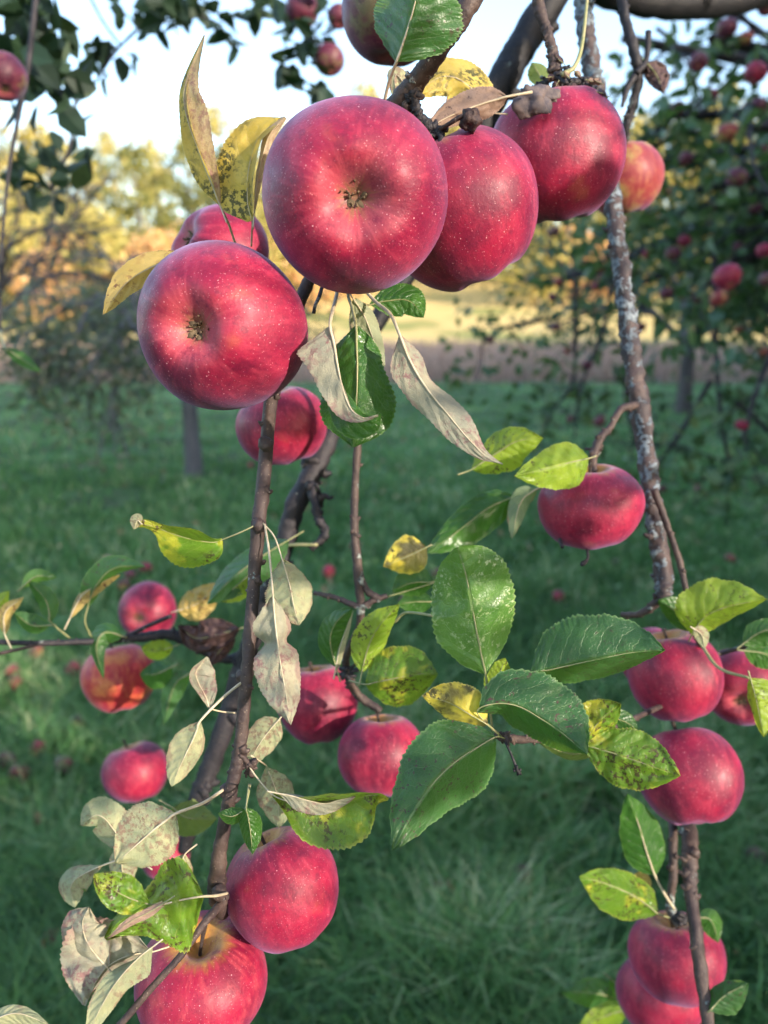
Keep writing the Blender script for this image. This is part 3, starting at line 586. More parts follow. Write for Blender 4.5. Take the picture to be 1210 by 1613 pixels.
MB().add(pxtube([(1030, 770, 7, .53), (1052, 830, 6, .53), (1072, 890, 5.5, .525), (1085, 950, 5, .52), (1095, 1000, 5, .53), (1120, 1030, 4, .55), (1170, 1020, 4, .56), (1215, 1015, 4, .56)], n=70, seg=10, rough=.2, knob=.3, seed=15)).build('twig', B_TWIG, b)
MB().add(pxtube([(1044, 935, 10, .54), (1028, 955, 8, .545), (1005, 968, 6, .55), (980, 968, 5, .56)], n=24, seg=10, rough=.2, knob=.3)).build('twig', B_TWIG, b)
MB().add(pxtube([(1096, 1000, 3, .53), (1130, 1050, 3, .5), (1180, 1068, 2.5, .48)], n=20, seg=8)).build('leaf_stalk', M_STALKG, b)
m = MB().add(pxtube([(882, 850, 4, .5), (886, 862, 3.5, .49)], n=8, seg=7)); m.add(pxtube([(925, 866, 3, .5), (926, 880, 2.5, .495), (918, 888, 5, .49), (914, 890, 2, .49)], n=12, seg=8)); m.build('fruit_stalk', B_DARK, b)
leaf(b, 'lime', [(928, 722), (900, 728), (862, 738), (810, 750)], (.47, .455), w=(40, 34), pk=.45, label='bright yellow-green cupped leaf over the apple', stalk=[(940, 718, .5)], rough=.06, bend=.15)
leaf(b, 'lime', [(742, 740), (785, 712), (815, 695), (856, 690)], (.49, .48), w=(28, 38), label='green leaf behind the yellow-green cupped leaf', stalk=[(720, 748, .49)])
leaf(b, 'dark', [(812, 782), (770, 800), (720, 838), (672, 872)], (.52, .50), w=(34, 28), label='large shiny dark leaf lying back', stalk=[(850, 770, .53)], rough=.1)
leaf(b, 'dark', [(846, 770), (820, 792), (806, 850)], (.52, .5), w=(14, 18), stalk=[(868, 762, .52)], under=True)
leaf(b, 'lime', [(1090, 1000), (1110, 972), (1148, 955), (1209, 944)], (.50, .475), w=(54, 24), pk=.42, label='large green and yellow leaf arching at the right', stalk=[(1085, 1010, .52)])
leaf(b, 'pale', [(1092, 990), (1105, 1000), (1110, 1022)], .485, w=(12, 12), under=True, stalk=[])
leaf(b, 'dark', [(1090, 995), (1066, 965), (1036, 945)], .52, w=(18, 24), stalk=[])
leaf(b, 'dark', [(1170, 1015), (1200, 995), (1250, 985)], .54, w=(20, 24), stalk=[])
leaf(b, 'dark', [(1172, 1025), (1205, 1030), (1250, 1050)], .54, w=(18, 24), stalk=[])
leaf(b, 'lime', [(1182, 1068), (1192, 1105), (1203, 1162)], .46, w=(40, 12), label='yellow-green leaf cut by the right edge', stalk=[])

b = empty('apple_branch', P(1085, 1400, .56), 'pair of brown twigs descending at lower right past two apples', 'branch', 'foreground branches')
MB().add(pxtube([(1070, 1150, 10, .64), (1078, 1250, 12, .62), (1086, 1320, 15, .56), (1088, 1400, 12, .54), (1098, 1480, 12, .52), (1108, 1560, 12, .51), (1120, 1640, 12, .50)], n=90, seg=14, rough=.15, knob=.2, seed=21)).build('twig', B_TWIG, b)
MB().add(pxtube([(1060, 1240, 8, .62), (1060, 1320, 8, .58), (1060, 1380, 8, .57), (1056, 1430, 8, .57), (1072, 1460, 9, .56)], n=50, seg=12, rough=.15, knob=.25, seed=22)).build('twig', B_TWIG, b)
spur(MB(), 1078, 1450, .55, 7, 22, 41).build('spur', B_DARK, b)
leaf(b, 'dark', [(1032, 1380), (1018, 1340), (1005, 1295), (988, 1250)], (.55, .53), w=(36, 32), label='dark green leaf standing up left of the twigs', stalk=[(1062, 1432, .56), (1045, 1405, .555)], sk=M_STALK, sr=2.5)
leaf(b, 'blotch', [(1038, 1440), (1000, 1412), (955, 1392), (912, 1380)], (.54, .52), w=(44, 30), label='broad green leaf with a yellow patch pointing left', stalk=[(1065, 1448, .56)])
leaf(b, 'tan', [(1025, 1400), (1008, 1385), (998, 1378)], .56, w=(12, 14), stalk=[])
leaf(b, 'dark', [(1098, 1445), (1120, 1450), (1132, 1485)], .57, w=(16, 22), stalk=[])
leaf(b, 'green', [(1118, 1592), (1142, 1568), (1180, 1548)], .5, w=(22, 34), stalk=[(1108, 1598, .51)])
leaf(b, 'green', [(990, 1580), (940, 1565), (882, 1562)], .72, w=(26, 26), stalk=[(1030, 1590, .7)])
leaf(b, 'lime', [(990, 1590), (955, 1600), (910, 1622)], .7, w=(22, 22), stalk=[])
leaf(b, 'dark', [(960, 1540), (985, 1565), (988, 1600)], .71, w=(12, 16), stalk=[])

b = empty('apple_branch', P(790, 1165, .40), 'leafy shoot at centre right with a rosette of broad serrated leaves', 'branch', 'foreground branches')
m = MB().add(pxtube([(1078, 1095, 5, .60), (980, 1140, 5, .47), (900, 1165, 5.5, .43), (845, 1165, 6, .41), (800, 1163, 8, .395), (782, 1158, 6, .39)], n=50, seg=10, rough=.25, knob=.3, seed=9))
spur(m, 797, 1163, .39, 10, 17, 51).build('twig', B_TWIG, b)
m = MB().add(pxtube([(796, 1168, 2.5, .385), (806, 1190, 2.5, .383), (814, 1210, 3, .382)], n=14, seg=8)); spur(m, 815, 1214, .382, 10, 11, 52).build('fruit_stalk', B_DARK, b)
leaf(b, 'splash', [(765, 1062, 3, 3), (758, 1030, 42, 34), (750, 990, 66, 58), (742, 945, 64, 70), (734, 905, 52, 66), (726, 878, 34, 46), (720, 862, 6, 10)], (.38, .37), wr=72, label='large oval green leaf flecked pale yellow, standing upright', stalk=[(776, 1150, .39), (770, 1100, .385)], sr=2.6, bend=.15)
leaf(b, 'lime', [(772, 1098), (786, 1065), (796, 1036)], .41, w=(22, 18), stalk=[])
leaf(b, 'green', [(835, 1062), (880, 1052), (935, 1040), (995, 1028), (1048, 1024)], (.40, .385), w=(76, 30), pk=.45, label='broad blue-green leaf pointing right, uppermost of the rosette', stalk=[(800, 1110, .395)], bend=.15)
leaf(b, 'green', [(752, 1122), (796, 1106), (848, 1130), (890, 1158), (925, 1189)], (.37, .355), w=(66, 34), pk=.5, label='blue-green leaf with pale rim pointing down right', stalk=[(790, 1160, .385)], bend=.15)
leaf(b, 'yblotch', [(768, 1142), (738, 1124), (705, 1106), (665, 1096)], (.375, .365), w=(26, 40), label='bright yellow leaf with dark blotches', stalk=[(788, 1160, .385)])
leaf(b, 'green', [(781, 1161), (738, 1186), (700, 1215), (662, 1262), (618, 1340)], (.375, .35), w=(62, 72), pk=.42, label='large two-toned green leaf pointing down left', stalk=[(795, 1163, .385)], bend=.12, sL=1, sR=1)
leaf(b, 'blotch', [(905, 1183), (925, 1160), (948, 1132), (978, 1108)], (.42, .41), w=(40, 30), label='small leaf flushed pink and yellow', stalk=[(880, 1170, .42)], rough=.1, pk=.5)
leaf(b, 'olive', [(958, 1172), (905, 1188), (848, 1170)], .43, w=(10, 16), stalk=[])
leaf(b, 'blotch', [(915, 1172), (965, 1186), (1015, 1203), (1072, 1222)], (.42, .40), w=(48, 48), pk=.52, label='rounded puckered green and yellow leaf', stalk=[(880, 1163, .42)], rough=.1)
leaf(b, 'dark', [(940, 1125), (980, 1135), (1005, 1150)], .46, w=(16, 16), stalk=[])

b = empty('apple_branch', P(565, 900, .52), 'slim dark twig at centre leading down to a cluster of dark leaves', 'branch', 'foreground branches')
MB().add(pxtube([(556, 500, 7, .50), (562, 620, 7, .50), (563, 700, 7.5, .50), (558, 820, 7.5, .50), (565, 910, 9, .50), (567, 980, 7, .505), (545, 1040, 7, .53), (560, 1090, 8, .55), (600, 1120, 7, .55)], n=110, seg=12, rough=.12, knob=.25, seed=13)).build('twig', B_TWIG, b)
MB().add(pxtube([(495, 934, 4, .52), (530, 942, 5, .51), (566, 955, 6, .50), (590, 945, 6, .50), (610, 938, 5, .50)], n=40, seg=10, rough=.2, knob=.4, seed=14)).build('twig', B_TWIG, b)
MB().add(pxtube([(566, 900, 6, .5), (578, 930, 6, .5), (600, 945, 7, .5)], n=20, seg=10, rough=.2, knob=.4, seed=14)).build('twig', B_TWIG, b)
spur(MB(), 545, 1062, .53, 8, 24, 61).build('spur', B_DARK, b)
leaf(b, 'yblotch', [(672, 862), (645, 875), (604, 892)], .49, w=(30, 32), label='round yellow leaf with brown-black blotches', stalk=[])
leaf(b, 'dark', [(684, 918), (650, 918), (617, 932)], .5, w=(22, 26), stalk=[(610, 940, .5)])
leaf(b, 'dark', [(684, 948), (655, 948), (625, 952)], .505, w=(18, 16), stalk=[])
leaf(b, 'lime', [(570, 1060), (580, 1020), (598, 985), (630, 952)], (.46, .45), w=(30, 24), label='yellow-green leaf rising beside the slim twig', stalk=[])
leaf(b, 'dark', [(530, 1052), (520, 1010), (530, 980), (556, 957)], (.47, .46), w=(20, 26), stalk=[])
leaf(b, 'pale', [(528, 1058), (536, 1020), (556, 962)], .462, w=(2, 8), under=True, stalk=[])
leaf(b, 'blotch', [(575, 1078), (615, 1070), (655, 1062), (690, 1062)], (.455, .445), w=(50, 46), label='dark leaf lit green along its upper half', stalk=[(550, 1072, .5)], bend=.3)
MB().add(pxtube([(622, 980, 2.5, .46), (640, 965, 2.5, .45), (684, 970, 2.5, .43)], n=16, seg=8)).build('leaf_stalk', M_STALKG, b)

b = empty('apple_branch', P(440, 900, .62), 'thick dark branch behind the left twig, dappled brown below', 'branch', 'foreground branches')
MB().add(pxtube([(560, 560, 15, .64), (530, 650, 17, .63), (505, 720, 19, .62), (468, 790, 19, .61), (447, 860, 18, .61), (415, 950, 18, .61), (384, 1050, 19, .61), (355, 1140, 19, .61), (330, 1210, 18, .61), (310, 1260, 16, .61), (290, 1340, 12, .62)], n=110, seg=18, rough=.14, knob=.12, seed=17)).build('limb', B_DARK, b)
m = MB().add(pxtube([(490, 760, 9, .6), (500, 810, 8, .59), (512, 840, 8, .59), (490, 866, 6, .59)], n=24, seg=10, rough=.4, knob=.5, seed=18)); spur(m, 505, 780, .6, 8, 26, 71).build('spur', B_DARK, b)
m = MB().add(pxtube([(440, 860, 3, .6), (470, 858, 3, .59), (500, 858, 3, .585)], n=14, seg=8)); m.build('leaf_stalk', M_STALKG, b)
leaf(b, 'green', [(456, 850), (410, 878), (365, 912), (326, 952)], (.53, .52), w=(36, 22), label='blue-green glossy leaf behind the straight twig', stalk=[])
leaf(b, 'lime', [(400, 900), (370, 925), (345, 948)], .525, w=(24, 3), stalk=[])
leaf(b, 'green', [(300, 1060), (275, 1080), (258, 1140)], .62, w=(18, 16), stalk=[])

b = empty('apple_branch', P(200, 1010, .62), 'thin twig reaching in from the left edge with curled leaves and a withered one', 'branch', 'foreground branches')
MB().add(pxtube([(-40, 1010, 4.5, .55), (60, 1013, 5, .56), (150, 1010, 6, .58), (215, 1005, 8, .60), (270, 1000, 10, .61), (320, 1022, 11, .62), (355, 1038, 9, .62), (385, 1030, 9, .62)], n=80, seg=12, rough=.15, knob=.25, seed=19)).build('twig', B_DARK, b)
MB().add(pxtube([(-30, 1035, 3.5, .54), (20, 1025, 3.5, .55), (60, 1015, 3, .56)], n=16, seg=8)).build('twig', B_TWIG, b)
MB().add(pxtube([(205, 1000, 4, .6), (235, 985, 4, .6), (270, 970, 4, .6)], n=16, seg=8)).build('twig', B_DARK, b)
leaf(b, 'green', [(138, 958), (150, 925), (180, 895), (230, 892)], (.56, .54), w=(24, 12), label='arched leaf with a bright yellow lower fold', stalk=[(144, 1003, .58), (134, 980, .565)])
leaf(b, 'tan', [(110, 974), (128, 940), (155, 920), (190, 905)], .555, w=(6, 14), stalk=[], label='yellow underside of the arched leaf')
leaf(b, 'dark', [(80, 980), (72, 945), (45, 915)], (.55, .55), w=(14, 18), stalk=[(110, 1005, .57)])
leaf(b, 'green', [(78, 985), (50, 985), (22, 965)], .56, w=(12, 20), stalk=[])
leaf(b, 'splash', [(35, 925), (58, 908), (90, 910)], .55, w=(12, 10), stalk=[])
leaf(b, 'tan', [(8, 1000), (8, 965), (38, 940)], .55, w=(10, 12), stalk=[(18, 1022, .55)])
leaf(b, 'lime', [(-30, 985), (-5, 955), (15, 930)], .56, w=(14, 14), stalk=[])
leaf(b, 'dark', [(192, 1002), (165, 996), (152, 1020), (163, 1070)], (.58, .57), w=(20, 14), stalk=[(200, 1004, .59)], pk=.35)
leaf(b, 'lime', [(274, 1018), (246, 1026), (222, 1020)], .61, w=(14, 20), stalk=[], rough=.15)
leaf(b, 'dark', [(272, 1050), (245, 1062), (220, 1062)], .62, w=(24, 20), stalk=[])
leaf(b, 'tan', [(280, 962), (312, 950), (345, 918)], .59, w=(24, 26), stalk=[], rough=.3, label='withered orange-brown leaf')
leaf(b, 'black', [(378, 990), (340, 1000), (308, 1005), (280, 985)], .585, w=(24, 28), stalk=[], rough=.4, label='withered almost black leaf')
leaf(b, 'black', [(370, 1000), (350, 1020), (330, 1050)], .595, w=(14, 18), stalk=[], rough=.4)

b = empty('apple_branch', P(830, 60, .66), 'thick dark diagonal limb crossing the sky above the speckled apple', 'branch', 'foreground branches')
MB().add(pxtube([(930, -120, 30, .66), (880, -20, 29, .66), (832, 55, 28, .66), (790, 130, 28, .66), (740, 230, 26, .67), (700, 330, 22, .68), (560, 560, 15, .64)], n=100, seg=20, rough=.07, knob=.08, seed=25)).build('limb', B_SHADED, b)
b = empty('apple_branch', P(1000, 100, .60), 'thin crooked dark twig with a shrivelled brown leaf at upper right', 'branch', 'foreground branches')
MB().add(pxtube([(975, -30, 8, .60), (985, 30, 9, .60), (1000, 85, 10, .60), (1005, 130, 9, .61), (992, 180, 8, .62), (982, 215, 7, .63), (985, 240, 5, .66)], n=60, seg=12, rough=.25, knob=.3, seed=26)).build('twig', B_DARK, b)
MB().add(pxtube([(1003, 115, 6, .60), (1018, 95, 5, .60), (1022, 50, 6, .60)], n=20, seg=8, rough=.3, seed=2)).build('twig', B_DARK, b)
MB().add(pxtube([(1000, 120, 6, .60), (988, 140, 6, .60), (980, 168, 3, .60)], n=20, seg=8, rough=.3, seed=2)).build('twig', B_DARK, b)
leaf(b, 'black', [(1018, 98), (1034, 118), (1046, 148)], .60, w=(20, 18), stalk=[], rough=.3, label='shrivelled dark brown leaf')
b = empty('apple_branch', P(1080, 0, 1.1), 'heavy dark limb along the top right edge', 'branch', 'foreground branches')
MB().add(pxtube([(880, -60, 28, 1.0), (960, -12, 26, 1.05), (1060, 5, 27, 1.1), (1160, -2, 26, 1.15), (1300, -50, 30, 1.2)], n=60, seg=16, rough=.1, seed=27)).build('limb', B_SHADED, b)
b = empty('apple_branch', P(20, 250, .9), 'thin drooping twig at the left edge with blurred dark leaves', 'branch', 'foreground branches')
MB().add(pxtube([(60, -40, 6, .9), (45, 100, 5, .9), (28, 190, 4, .9), (14, 270, 3.5, .9), (3, 390, 3, .9), (0, 520, 3, .9)], n=60, seg=10, rough=.2, seed=28)).build('twig', B_DARK, b)
leaf(b, 'dark', [(8, 548), (35, 566), (64, 586)], .8, w=(10, 10), stalk=[(0, 520, .85)])

# ------------------------------------------------------------ loose leaf sprays (foliage built of many small folded blades)
def foliage_geo(pos, size, rs, flat=.0, droop=.3):
    n = len(pos); size = np.broadcast_to(size, (n,))[:, None]
    a = rs.normal(size=(n, 3)); a[:, 2] -= droop; a /= np.linalg.norm(a, axis=1)[:, None]
    b_ = rs.normal(size=(n, 3)); b_[:, 2] *= (1-flat); b_ -= a*np.sum(a*b_, 1)[:, None]; b_ /= np.linalg.norm(b_, axis=1)[:, None]
    c_ = np.cross(a, b_)
    k = size
    vs = [pos, pos+a*k*.35-b_*k*.30+c_*k*.10, pos+a*k*.35+b_*k*.30+c_*k*.10, pos+a*k*.72-b_*k*.22+c_*k*.02, pos+a*k*.72+b_*k*.22+c_*k*.02, pos+a*k-c_*k*.08, pos+a*k*.38]
    V = np.stack(vs, 1).reshape(-1, 3); o = np.arange(n)[:, None]*7
    q = np.concatenate([o+np.array([[0, 2, 6]]), o+np.array([[0, 6, 1]]), o+np.array([[6, 2, 4]]), o+np.array([[6, 4, 5]]), o+np.array([[6, 5, 3]]), o+np.array([[6, 3, 1]])], 1).reshape(-1)
    sizes = np.full(n*6, 3); return V, q, sizes
def foliage(name, pos, size, mat, parent=None, rs=rng, base=None, **kw):
    V, q, sz = foliage_geo(np.asarray(pos, dtype=float), size, rs, **kw)
    base = np.array(base if base is not None else (parent.location if parent else (0, 0, 0)))
    rn = np.repeat(rs.random(len(pos)), 7)
    me = npmesh(name, V-base, q, sz, [mat], False, attr=rn)
    return mobj(name, me, parent, None if parent else Vector(base))
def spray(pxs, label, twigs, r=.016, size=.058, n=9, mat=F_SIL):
    """pxs: (x, y, depth, spread px)"""
    x0, y0, d0, _ = pxs[0]; e = empty('apple_branch', P(x0, y0, d0), label, 'branch', 'leafy sprays against the sky')
    pos = []; sz = []
    for x, y, d, s in pxs:
        k = max(2, int(1.5*n*(s/30)**2))
        for _ in range(k): pos.append(P(x+random.gauss(0, s*.45), y+random.gauss(0, s*.45), d+random.gauss(0, .05))); sz.append(size*random.uniform(.7, 1.1))
    foliage('foliage', [list(p) for p in pos], np.array(sz), mat, e)
    m = MB()
    for t in twigs: m.add(pxtube(t, seg=8, rough=.2, seed=len(t)))
    m.build('twig', B_DARK, e)
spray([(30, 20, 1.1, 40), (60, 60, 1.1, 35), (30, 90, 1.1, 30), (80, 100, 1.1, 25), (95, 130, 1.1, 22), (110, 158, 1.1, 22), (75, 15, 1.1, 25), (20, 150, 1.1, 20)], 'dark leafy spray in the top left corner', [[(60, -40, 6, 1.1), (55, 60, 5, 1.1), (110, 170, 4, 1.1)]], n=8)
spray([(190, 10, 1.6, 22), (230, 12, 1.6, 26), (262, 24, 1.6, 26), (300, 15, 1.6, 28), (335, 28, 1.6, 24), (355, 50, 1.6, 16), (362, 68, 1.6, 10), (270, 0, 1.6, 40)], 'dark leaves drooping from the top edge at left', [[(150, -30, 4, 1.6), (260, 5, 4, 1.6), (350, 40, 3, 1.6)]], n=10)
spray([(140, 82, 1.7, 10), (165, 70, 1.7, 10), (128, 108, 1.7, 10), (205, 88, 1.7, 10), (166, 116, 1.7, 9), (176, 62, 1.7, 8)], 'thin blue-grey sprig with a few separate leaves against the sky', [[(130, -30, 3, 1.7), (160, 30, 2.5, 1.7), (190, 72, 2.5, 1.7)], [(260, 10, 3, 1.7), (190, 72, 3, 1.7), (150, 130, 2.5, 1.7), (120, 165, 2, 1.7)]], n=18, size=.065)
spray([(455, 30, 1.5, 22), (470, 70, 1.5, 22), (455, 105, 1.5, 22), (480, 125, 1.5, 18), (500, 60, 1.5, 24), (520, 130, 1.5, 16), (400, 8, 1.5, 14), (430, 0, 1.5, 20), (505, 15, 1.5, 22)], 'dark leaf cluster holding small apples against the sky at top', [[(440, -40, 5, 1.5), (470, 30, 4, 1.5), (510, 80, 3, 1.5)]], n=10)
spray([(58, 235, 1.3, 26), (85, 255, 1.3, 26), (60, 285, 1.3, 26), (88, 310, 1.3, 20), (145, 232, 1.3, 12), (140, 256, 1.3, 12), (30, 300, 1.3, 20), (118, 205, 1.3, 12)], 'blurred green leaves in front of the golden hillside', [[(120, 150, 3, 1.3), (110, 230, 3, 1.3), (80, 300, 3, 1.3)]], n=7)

# unseen leaves and twigs added behind the viewer to dapple the fruit
e = empty('apple_branch', CAM+Vector((.85, -.3, .3)), 'unseen leaves and twigs added to dapple the fruit', 'branch', 'foreground branches')
pos = []; sz = []; rs = random.Random(3)
for x, y, d, n_, sp_ in ((950, 1010, .39, 3, .02), (850, 1110, .37, 3, .02), (745, 1235, .37, 2, .012), (790, 980, .38, 1, .01), (873, 220, .44, 3, .03), (430, 640, .5, 3, .012), (410, 1320, .38, 2, .012),
                    (930, 792, .47, 2, .006), (490, 1080, .6, 1, .01), (715, 670, .36, 3, .015), (970, 420, .57, 4, .03), (945, 150, .58, 4, .03), (1040, 1010, .55, 2, .01), (545, 640, .37, 2, .01), (222, 930, .8, 1, .01),
                    (850, 60, .64, 3, .03), (150, 1370, .42, 2, .02), (1070, 1480, .56, 1, .01), (430, 1180, .41, 1, .01), (720, 0, .34, 2, .02), (1000, -10, 1.06, 8, .04), (1100, 0, 1.1, 8, .05), (1180, 0, 1.15, 6, .05), (960, 1030, .39, 2, .015), (860, 1130, .37, 2, .015)):
    for _ in range(n_):
        q = P(x, y, d)+SD*rs.uniform(.75, 1.15)+Vector((rs.gauss(0, sp_), rs.gauss(0, sp_), rs.gauss(0, sp_))); pos.append(list(q)); sz.append(rs.uniform(.035, .06))
foliage('foliage', pos, np.array(sz), F_NEAR, e)
c0 = CAM+Vector((.45, -1.5, .75)); m = MB(); P_ = sorted(pos, key=lambda q: q[2])
for k in range(0, len(P_), 5):
    q = Vector(P_[k]); m.add(tube_geo([c0, (c0+q)/2+Vector((.1, -.08, .1)), q], [.006, .003, .0015], n=12, seg=7, rough=.1))
T = P(930, 790, .47)+SD*.8; sd_ = Vector((SD.y, -SD.x, 0)).normalized()
m.add(tube_geo([T-sd_*.12, T+Vector((0, 0, .004)), T+sd_*.16, c0], [.004, .0085, .0085, .009], n=30, seg=10, rough=.1))  # thicker twig added to cast the shadow band across one apple
m.build('twig', B_DARK, e)

# ------------------------------------------------------------ terrain
def gz(x, y):
    z = 0.0
    if y > 30: t = min(y, 78)-30; z = .15*t*t/(t+8)
    return z + .25*mnoise.noise(Vector((x*.05, y*.05, 0)))*min(1, max(0, (y-25)/20))
def ground_mat():
    t = NT("meadow_ground"); tc = t.n("ShaderNodeTexCoord").outputs['Object']
    sp = t.n("ShaderNodeSeparateXYZ"); t.l(tc, sp.inputs[0]); y = sp.outputs[1]
    n1 = t.noise(tc, .9, 4, .6); n2 = t.noise(tc, 9, 5, .65); n3 = t.noise(tc, .15, 3, .5)
    g = t.mix(t.ss(n1, .35, .65), (.03, .075, .024), (.10, .22, .07)); g = t.mix(t.ss(n2, .50, .66, 0, .8), g, (.17, .14, .11))
    dry = t.mix(t.ss(n2, .3, .7), (.30, .22, .20), (.44, .34, .29))
    gold = t.mix(t.ss(n2, .3, .7), (.42, .33, .12), (.62, .46, .20)); gold = t.mix(t.ss(n3, .52, .6, 0, .7), gold, (.14, .19, .05))
    yy = t.math('ADD', y, t.math('MULTIPLY', t.math('SUBTRACT', n1, .5), 3.0))
    c = t.mix(t.ss(yy, 17.4, 18.6), g, dry); c = t.mix(t.ss(yy, 31, 33), c, gold)
    return t.done(t.bsdf(c, .9, t.bump(n2, .6, .05), .2))
xs = np.concatenate([np.linspace(-260, -40, 12), np.linspace(-36, 36, 37), np.linspace(40, 260, 12)])
ys = np.concatenate([np.linspace(-60, -5, 8), np.linspace(-3, 40, 44), np.linspace(42, 100, 30), np.linspace(110, 420, 14)])
V = [(x, y, gz(x, y)) for y in ys for x in xs]; nx = len(xs)
Fc = [(j*nx+i, j*nx+i+1, (j+1)*nx+i+1, (j+1)*nx+i) for j in range(len(ys)-1) for i in range(nx-1)]
g = mobj('ground', npmesh('ground', V, Fc, None, [ground_mat()], True)); setp(g, 'orchard meadow ground rising to a hillside', 'ground', kind='structure')

def blades(name, n, x, y, h, wd, mat, lean, label, cat):
    z = np.array([gz(a, b_) if b_ > 25 else 0 for a, b_ in zip(x, y)])
    if mat is F_GRASS:
        bare = np.array([mnoise.noise(Vector((a*.9, c*.9, 17)))+.5*mnoise.noise(Vector((a*4, c*4, 5))) for a, c in zip(x, y)]); kp = bare < .33+.2*rng.random(n); x, y, h, wd, z = x[kp], y[kp], h[kp], wd[kp], z[kp]; n = len(x)
    ang = rng.uniform(0, 2*np.pi, n); dx = np.cos(ang); dy = np.sin(ang)
    l = rng.uniform(.2, 1, n)*lean*h; la = rng.uniform(0, 2*np.pi, n)
    lx, ly = np.cos(la)*l, np.sin(la)*l
    b_ = np.stack([x, y, z-.005], 1); w_ = np.stack([dx, dy, np.zeros(n)], 1)*wd[:, None]
    mdl = b_+np.stack([lx*.3, ly*.3, h*.6], 1); tip = b_+np.stack([lx, ly, h*rng.uniform(.75, 1, n)], 1)
    V = np.stack([b_-w_, b_+w_, mdl-w_*.7, mdl+w_*.7, tip], 1).reshape(-1, 3); o = np.arange(n)[:, None]*5
    q = np.concatenate([o+np.array([[0, 1, 3, 2]]), o+np.array([[2, 3, 4]])], 1).reshape(-1); sz = np.tile([4, 3], n)
    cl = np.array([.5+.35*mnoise.noise(Vector((a*1.1, c*1.1, 3)))+.45*mnoise.noise(Vector((a*4.5, c*4.5, 13))) for a, c in zip(x, y)])
    rn = np.repeat(np.clip(cl*.8+rng.random(n)**1.5*.65-.2, 0, 1), 5)
    o_ = mobj(name, npmesh(name, V, q, sz, [mat], False, attr=rn)); return setp(o_, label, cat, kind='stuff')
n = 170000
dist = 1.45/np.tan(np.radians(rng.uniform(4.4, 60, n)*1.0)); dist = np.where(rng.random(n) < .0, 5, dist)
ys_ = dist; xs_ = rng.uniform(-.78, .78, n)*(dist+.35)
patch = np.array([.5+.5*mnoise.noise(Vector((a*2.2, c*2.2, 9))) for a, c in zip(xs_, ys_)])
h = rng.uniform(.05, .15, n)*(.35+1.3*patch)*np.clip(1.35-ys_/14, .6, 1.3); wd = np.clip(.0016+ys_*.0011, .0018, .014)
blades('grass', n, xs_, ys_, h, wd, F_GRASS, 1.0, 'blue-green shaded orchard grass', 'grass')
n = 15000                                     # taller loose stems in the near grass
d2 = rng.uniform(1.0, 3.5, n); blades('grass', n, rng.uniform(-.7, .7, n)*(d2+.3), d2, rng.uniform(.10, .24, n), np.full(n, .0026), F_GRASS, 1.3, 'long loose grass stems among the shorter grass', 'grass')
n = 26000
yd = rng.uniform(17.6, 33, n); blades('dry_grass', n, rng.uniform(-1, 1, n)*(yd*.62), yd, rng.uniform(.3, .75, n), np.full(n, .018), F_DRY, .5, 'dry mauve-brown tall grass beyond the lawn', 'dry grass')

nc = 520; cx_ = rng.uniform(-.62, .62, nc); cd = rng.uniform(1.1, 7.5, nc)**1.0; pos = []; sz = []
for a, d_ in zip(cx_, cd):
    k_ = rng.integers(6, 22)
    for _ in range(k_): pos.append((a*(d_+.4)+rng.normal(0, .05), d_+rng.normal(0, .05), rng.uniform(.01, .09))); sz.append(rng.uniform(.02, .055))
F_WEED = foliage_mat("weed_leaves", [(.05, .12, .045), (.10, .22, .08), (.22, .32, .14)], (.15, .32, .08), .25, .45)
setp(foliage('weeds', pos, np.array(sz), F_WEED, droop=-.3), 'low broad-leaved weeds dotted through the grass', 'weeds', kind='stuff')
F_LITTER = foliage_mat("leaf_litter", [(.20, .11, .06), (.36, .24, .14), (.46, .42, .28)], (.3, .2, .1), .15, .8)
nl_ = 420; d_ = rng.uniform(1.1, 11, nl_); pos = np.stack([rng.uniform(-.6, .6, nl_)*(d_+.4), d_, rng.uniform(.04, .10, nl_)], 1)
setp(foliage('fallen_leaves', pos, rng.uniform(.03, .06, nl_), F_LITTER, droop=0), 'brown and straw fallen leaves strewn over the grass', 'fallen leaves', kind='stuff')
# fallen apples
fall = [(57, 1028), (122, 1140), (24, 1075), (115, 1055), (196, 922), (20, 1058), (395, 732), (100, 1205), (60, 1180), (518, 900), (690, 905), (760, 880), (150, 905), (205, 905), (30, 1220), (700, 1400), (1190, 1350), (85, 1480), (560, 860), (730, 1480), (640, 950), (1100, 770), (10, 1200), (230, 895), (480, 960), (300, 880), (880, 940), (1150, 880), (820, 1380), (260, 1480), (590, 1000)]
def ground_pt(x, y):
    v = P(x, y, 1)-CAM; t = -(CAM.z-.085)/v.z; return CAM+v*t
for i, (x, y) in enumerate(fall):
    p = ground_pt(x, y); r = random.uniform(.028, .036)
    o = mobj('apple', get_apple(30+i % 3, (M_APPLE, M_APPLE3, M_APPLE)[i % 3], 1)); o.location = p; o.scale = (r, r, r)
    o.rotation_euler = (random.uniform(0, 6), random.uniform(0, 6), 0)
    w_ = 'far off, beyond the forked shoot' if y < 920 and x > 600 else 'far off near the small bare-limbed tree' if y < 920 else 'left of the orange-cheeked apple' if x < 130 and y < 1110 else 'under the left edge twig, near the bottom left' if x < 130 else \
        'between the left twig and apples at left' if x < 400 else 'low in the picture below the leaf rosette' if y > 1300 else 'seen behind the centre twig'
    setp(o, ('red', 'dark', 'red')[i % 3]+' fallen apple in the grass '+w_, 'apple', 'fallen apples in the grass')

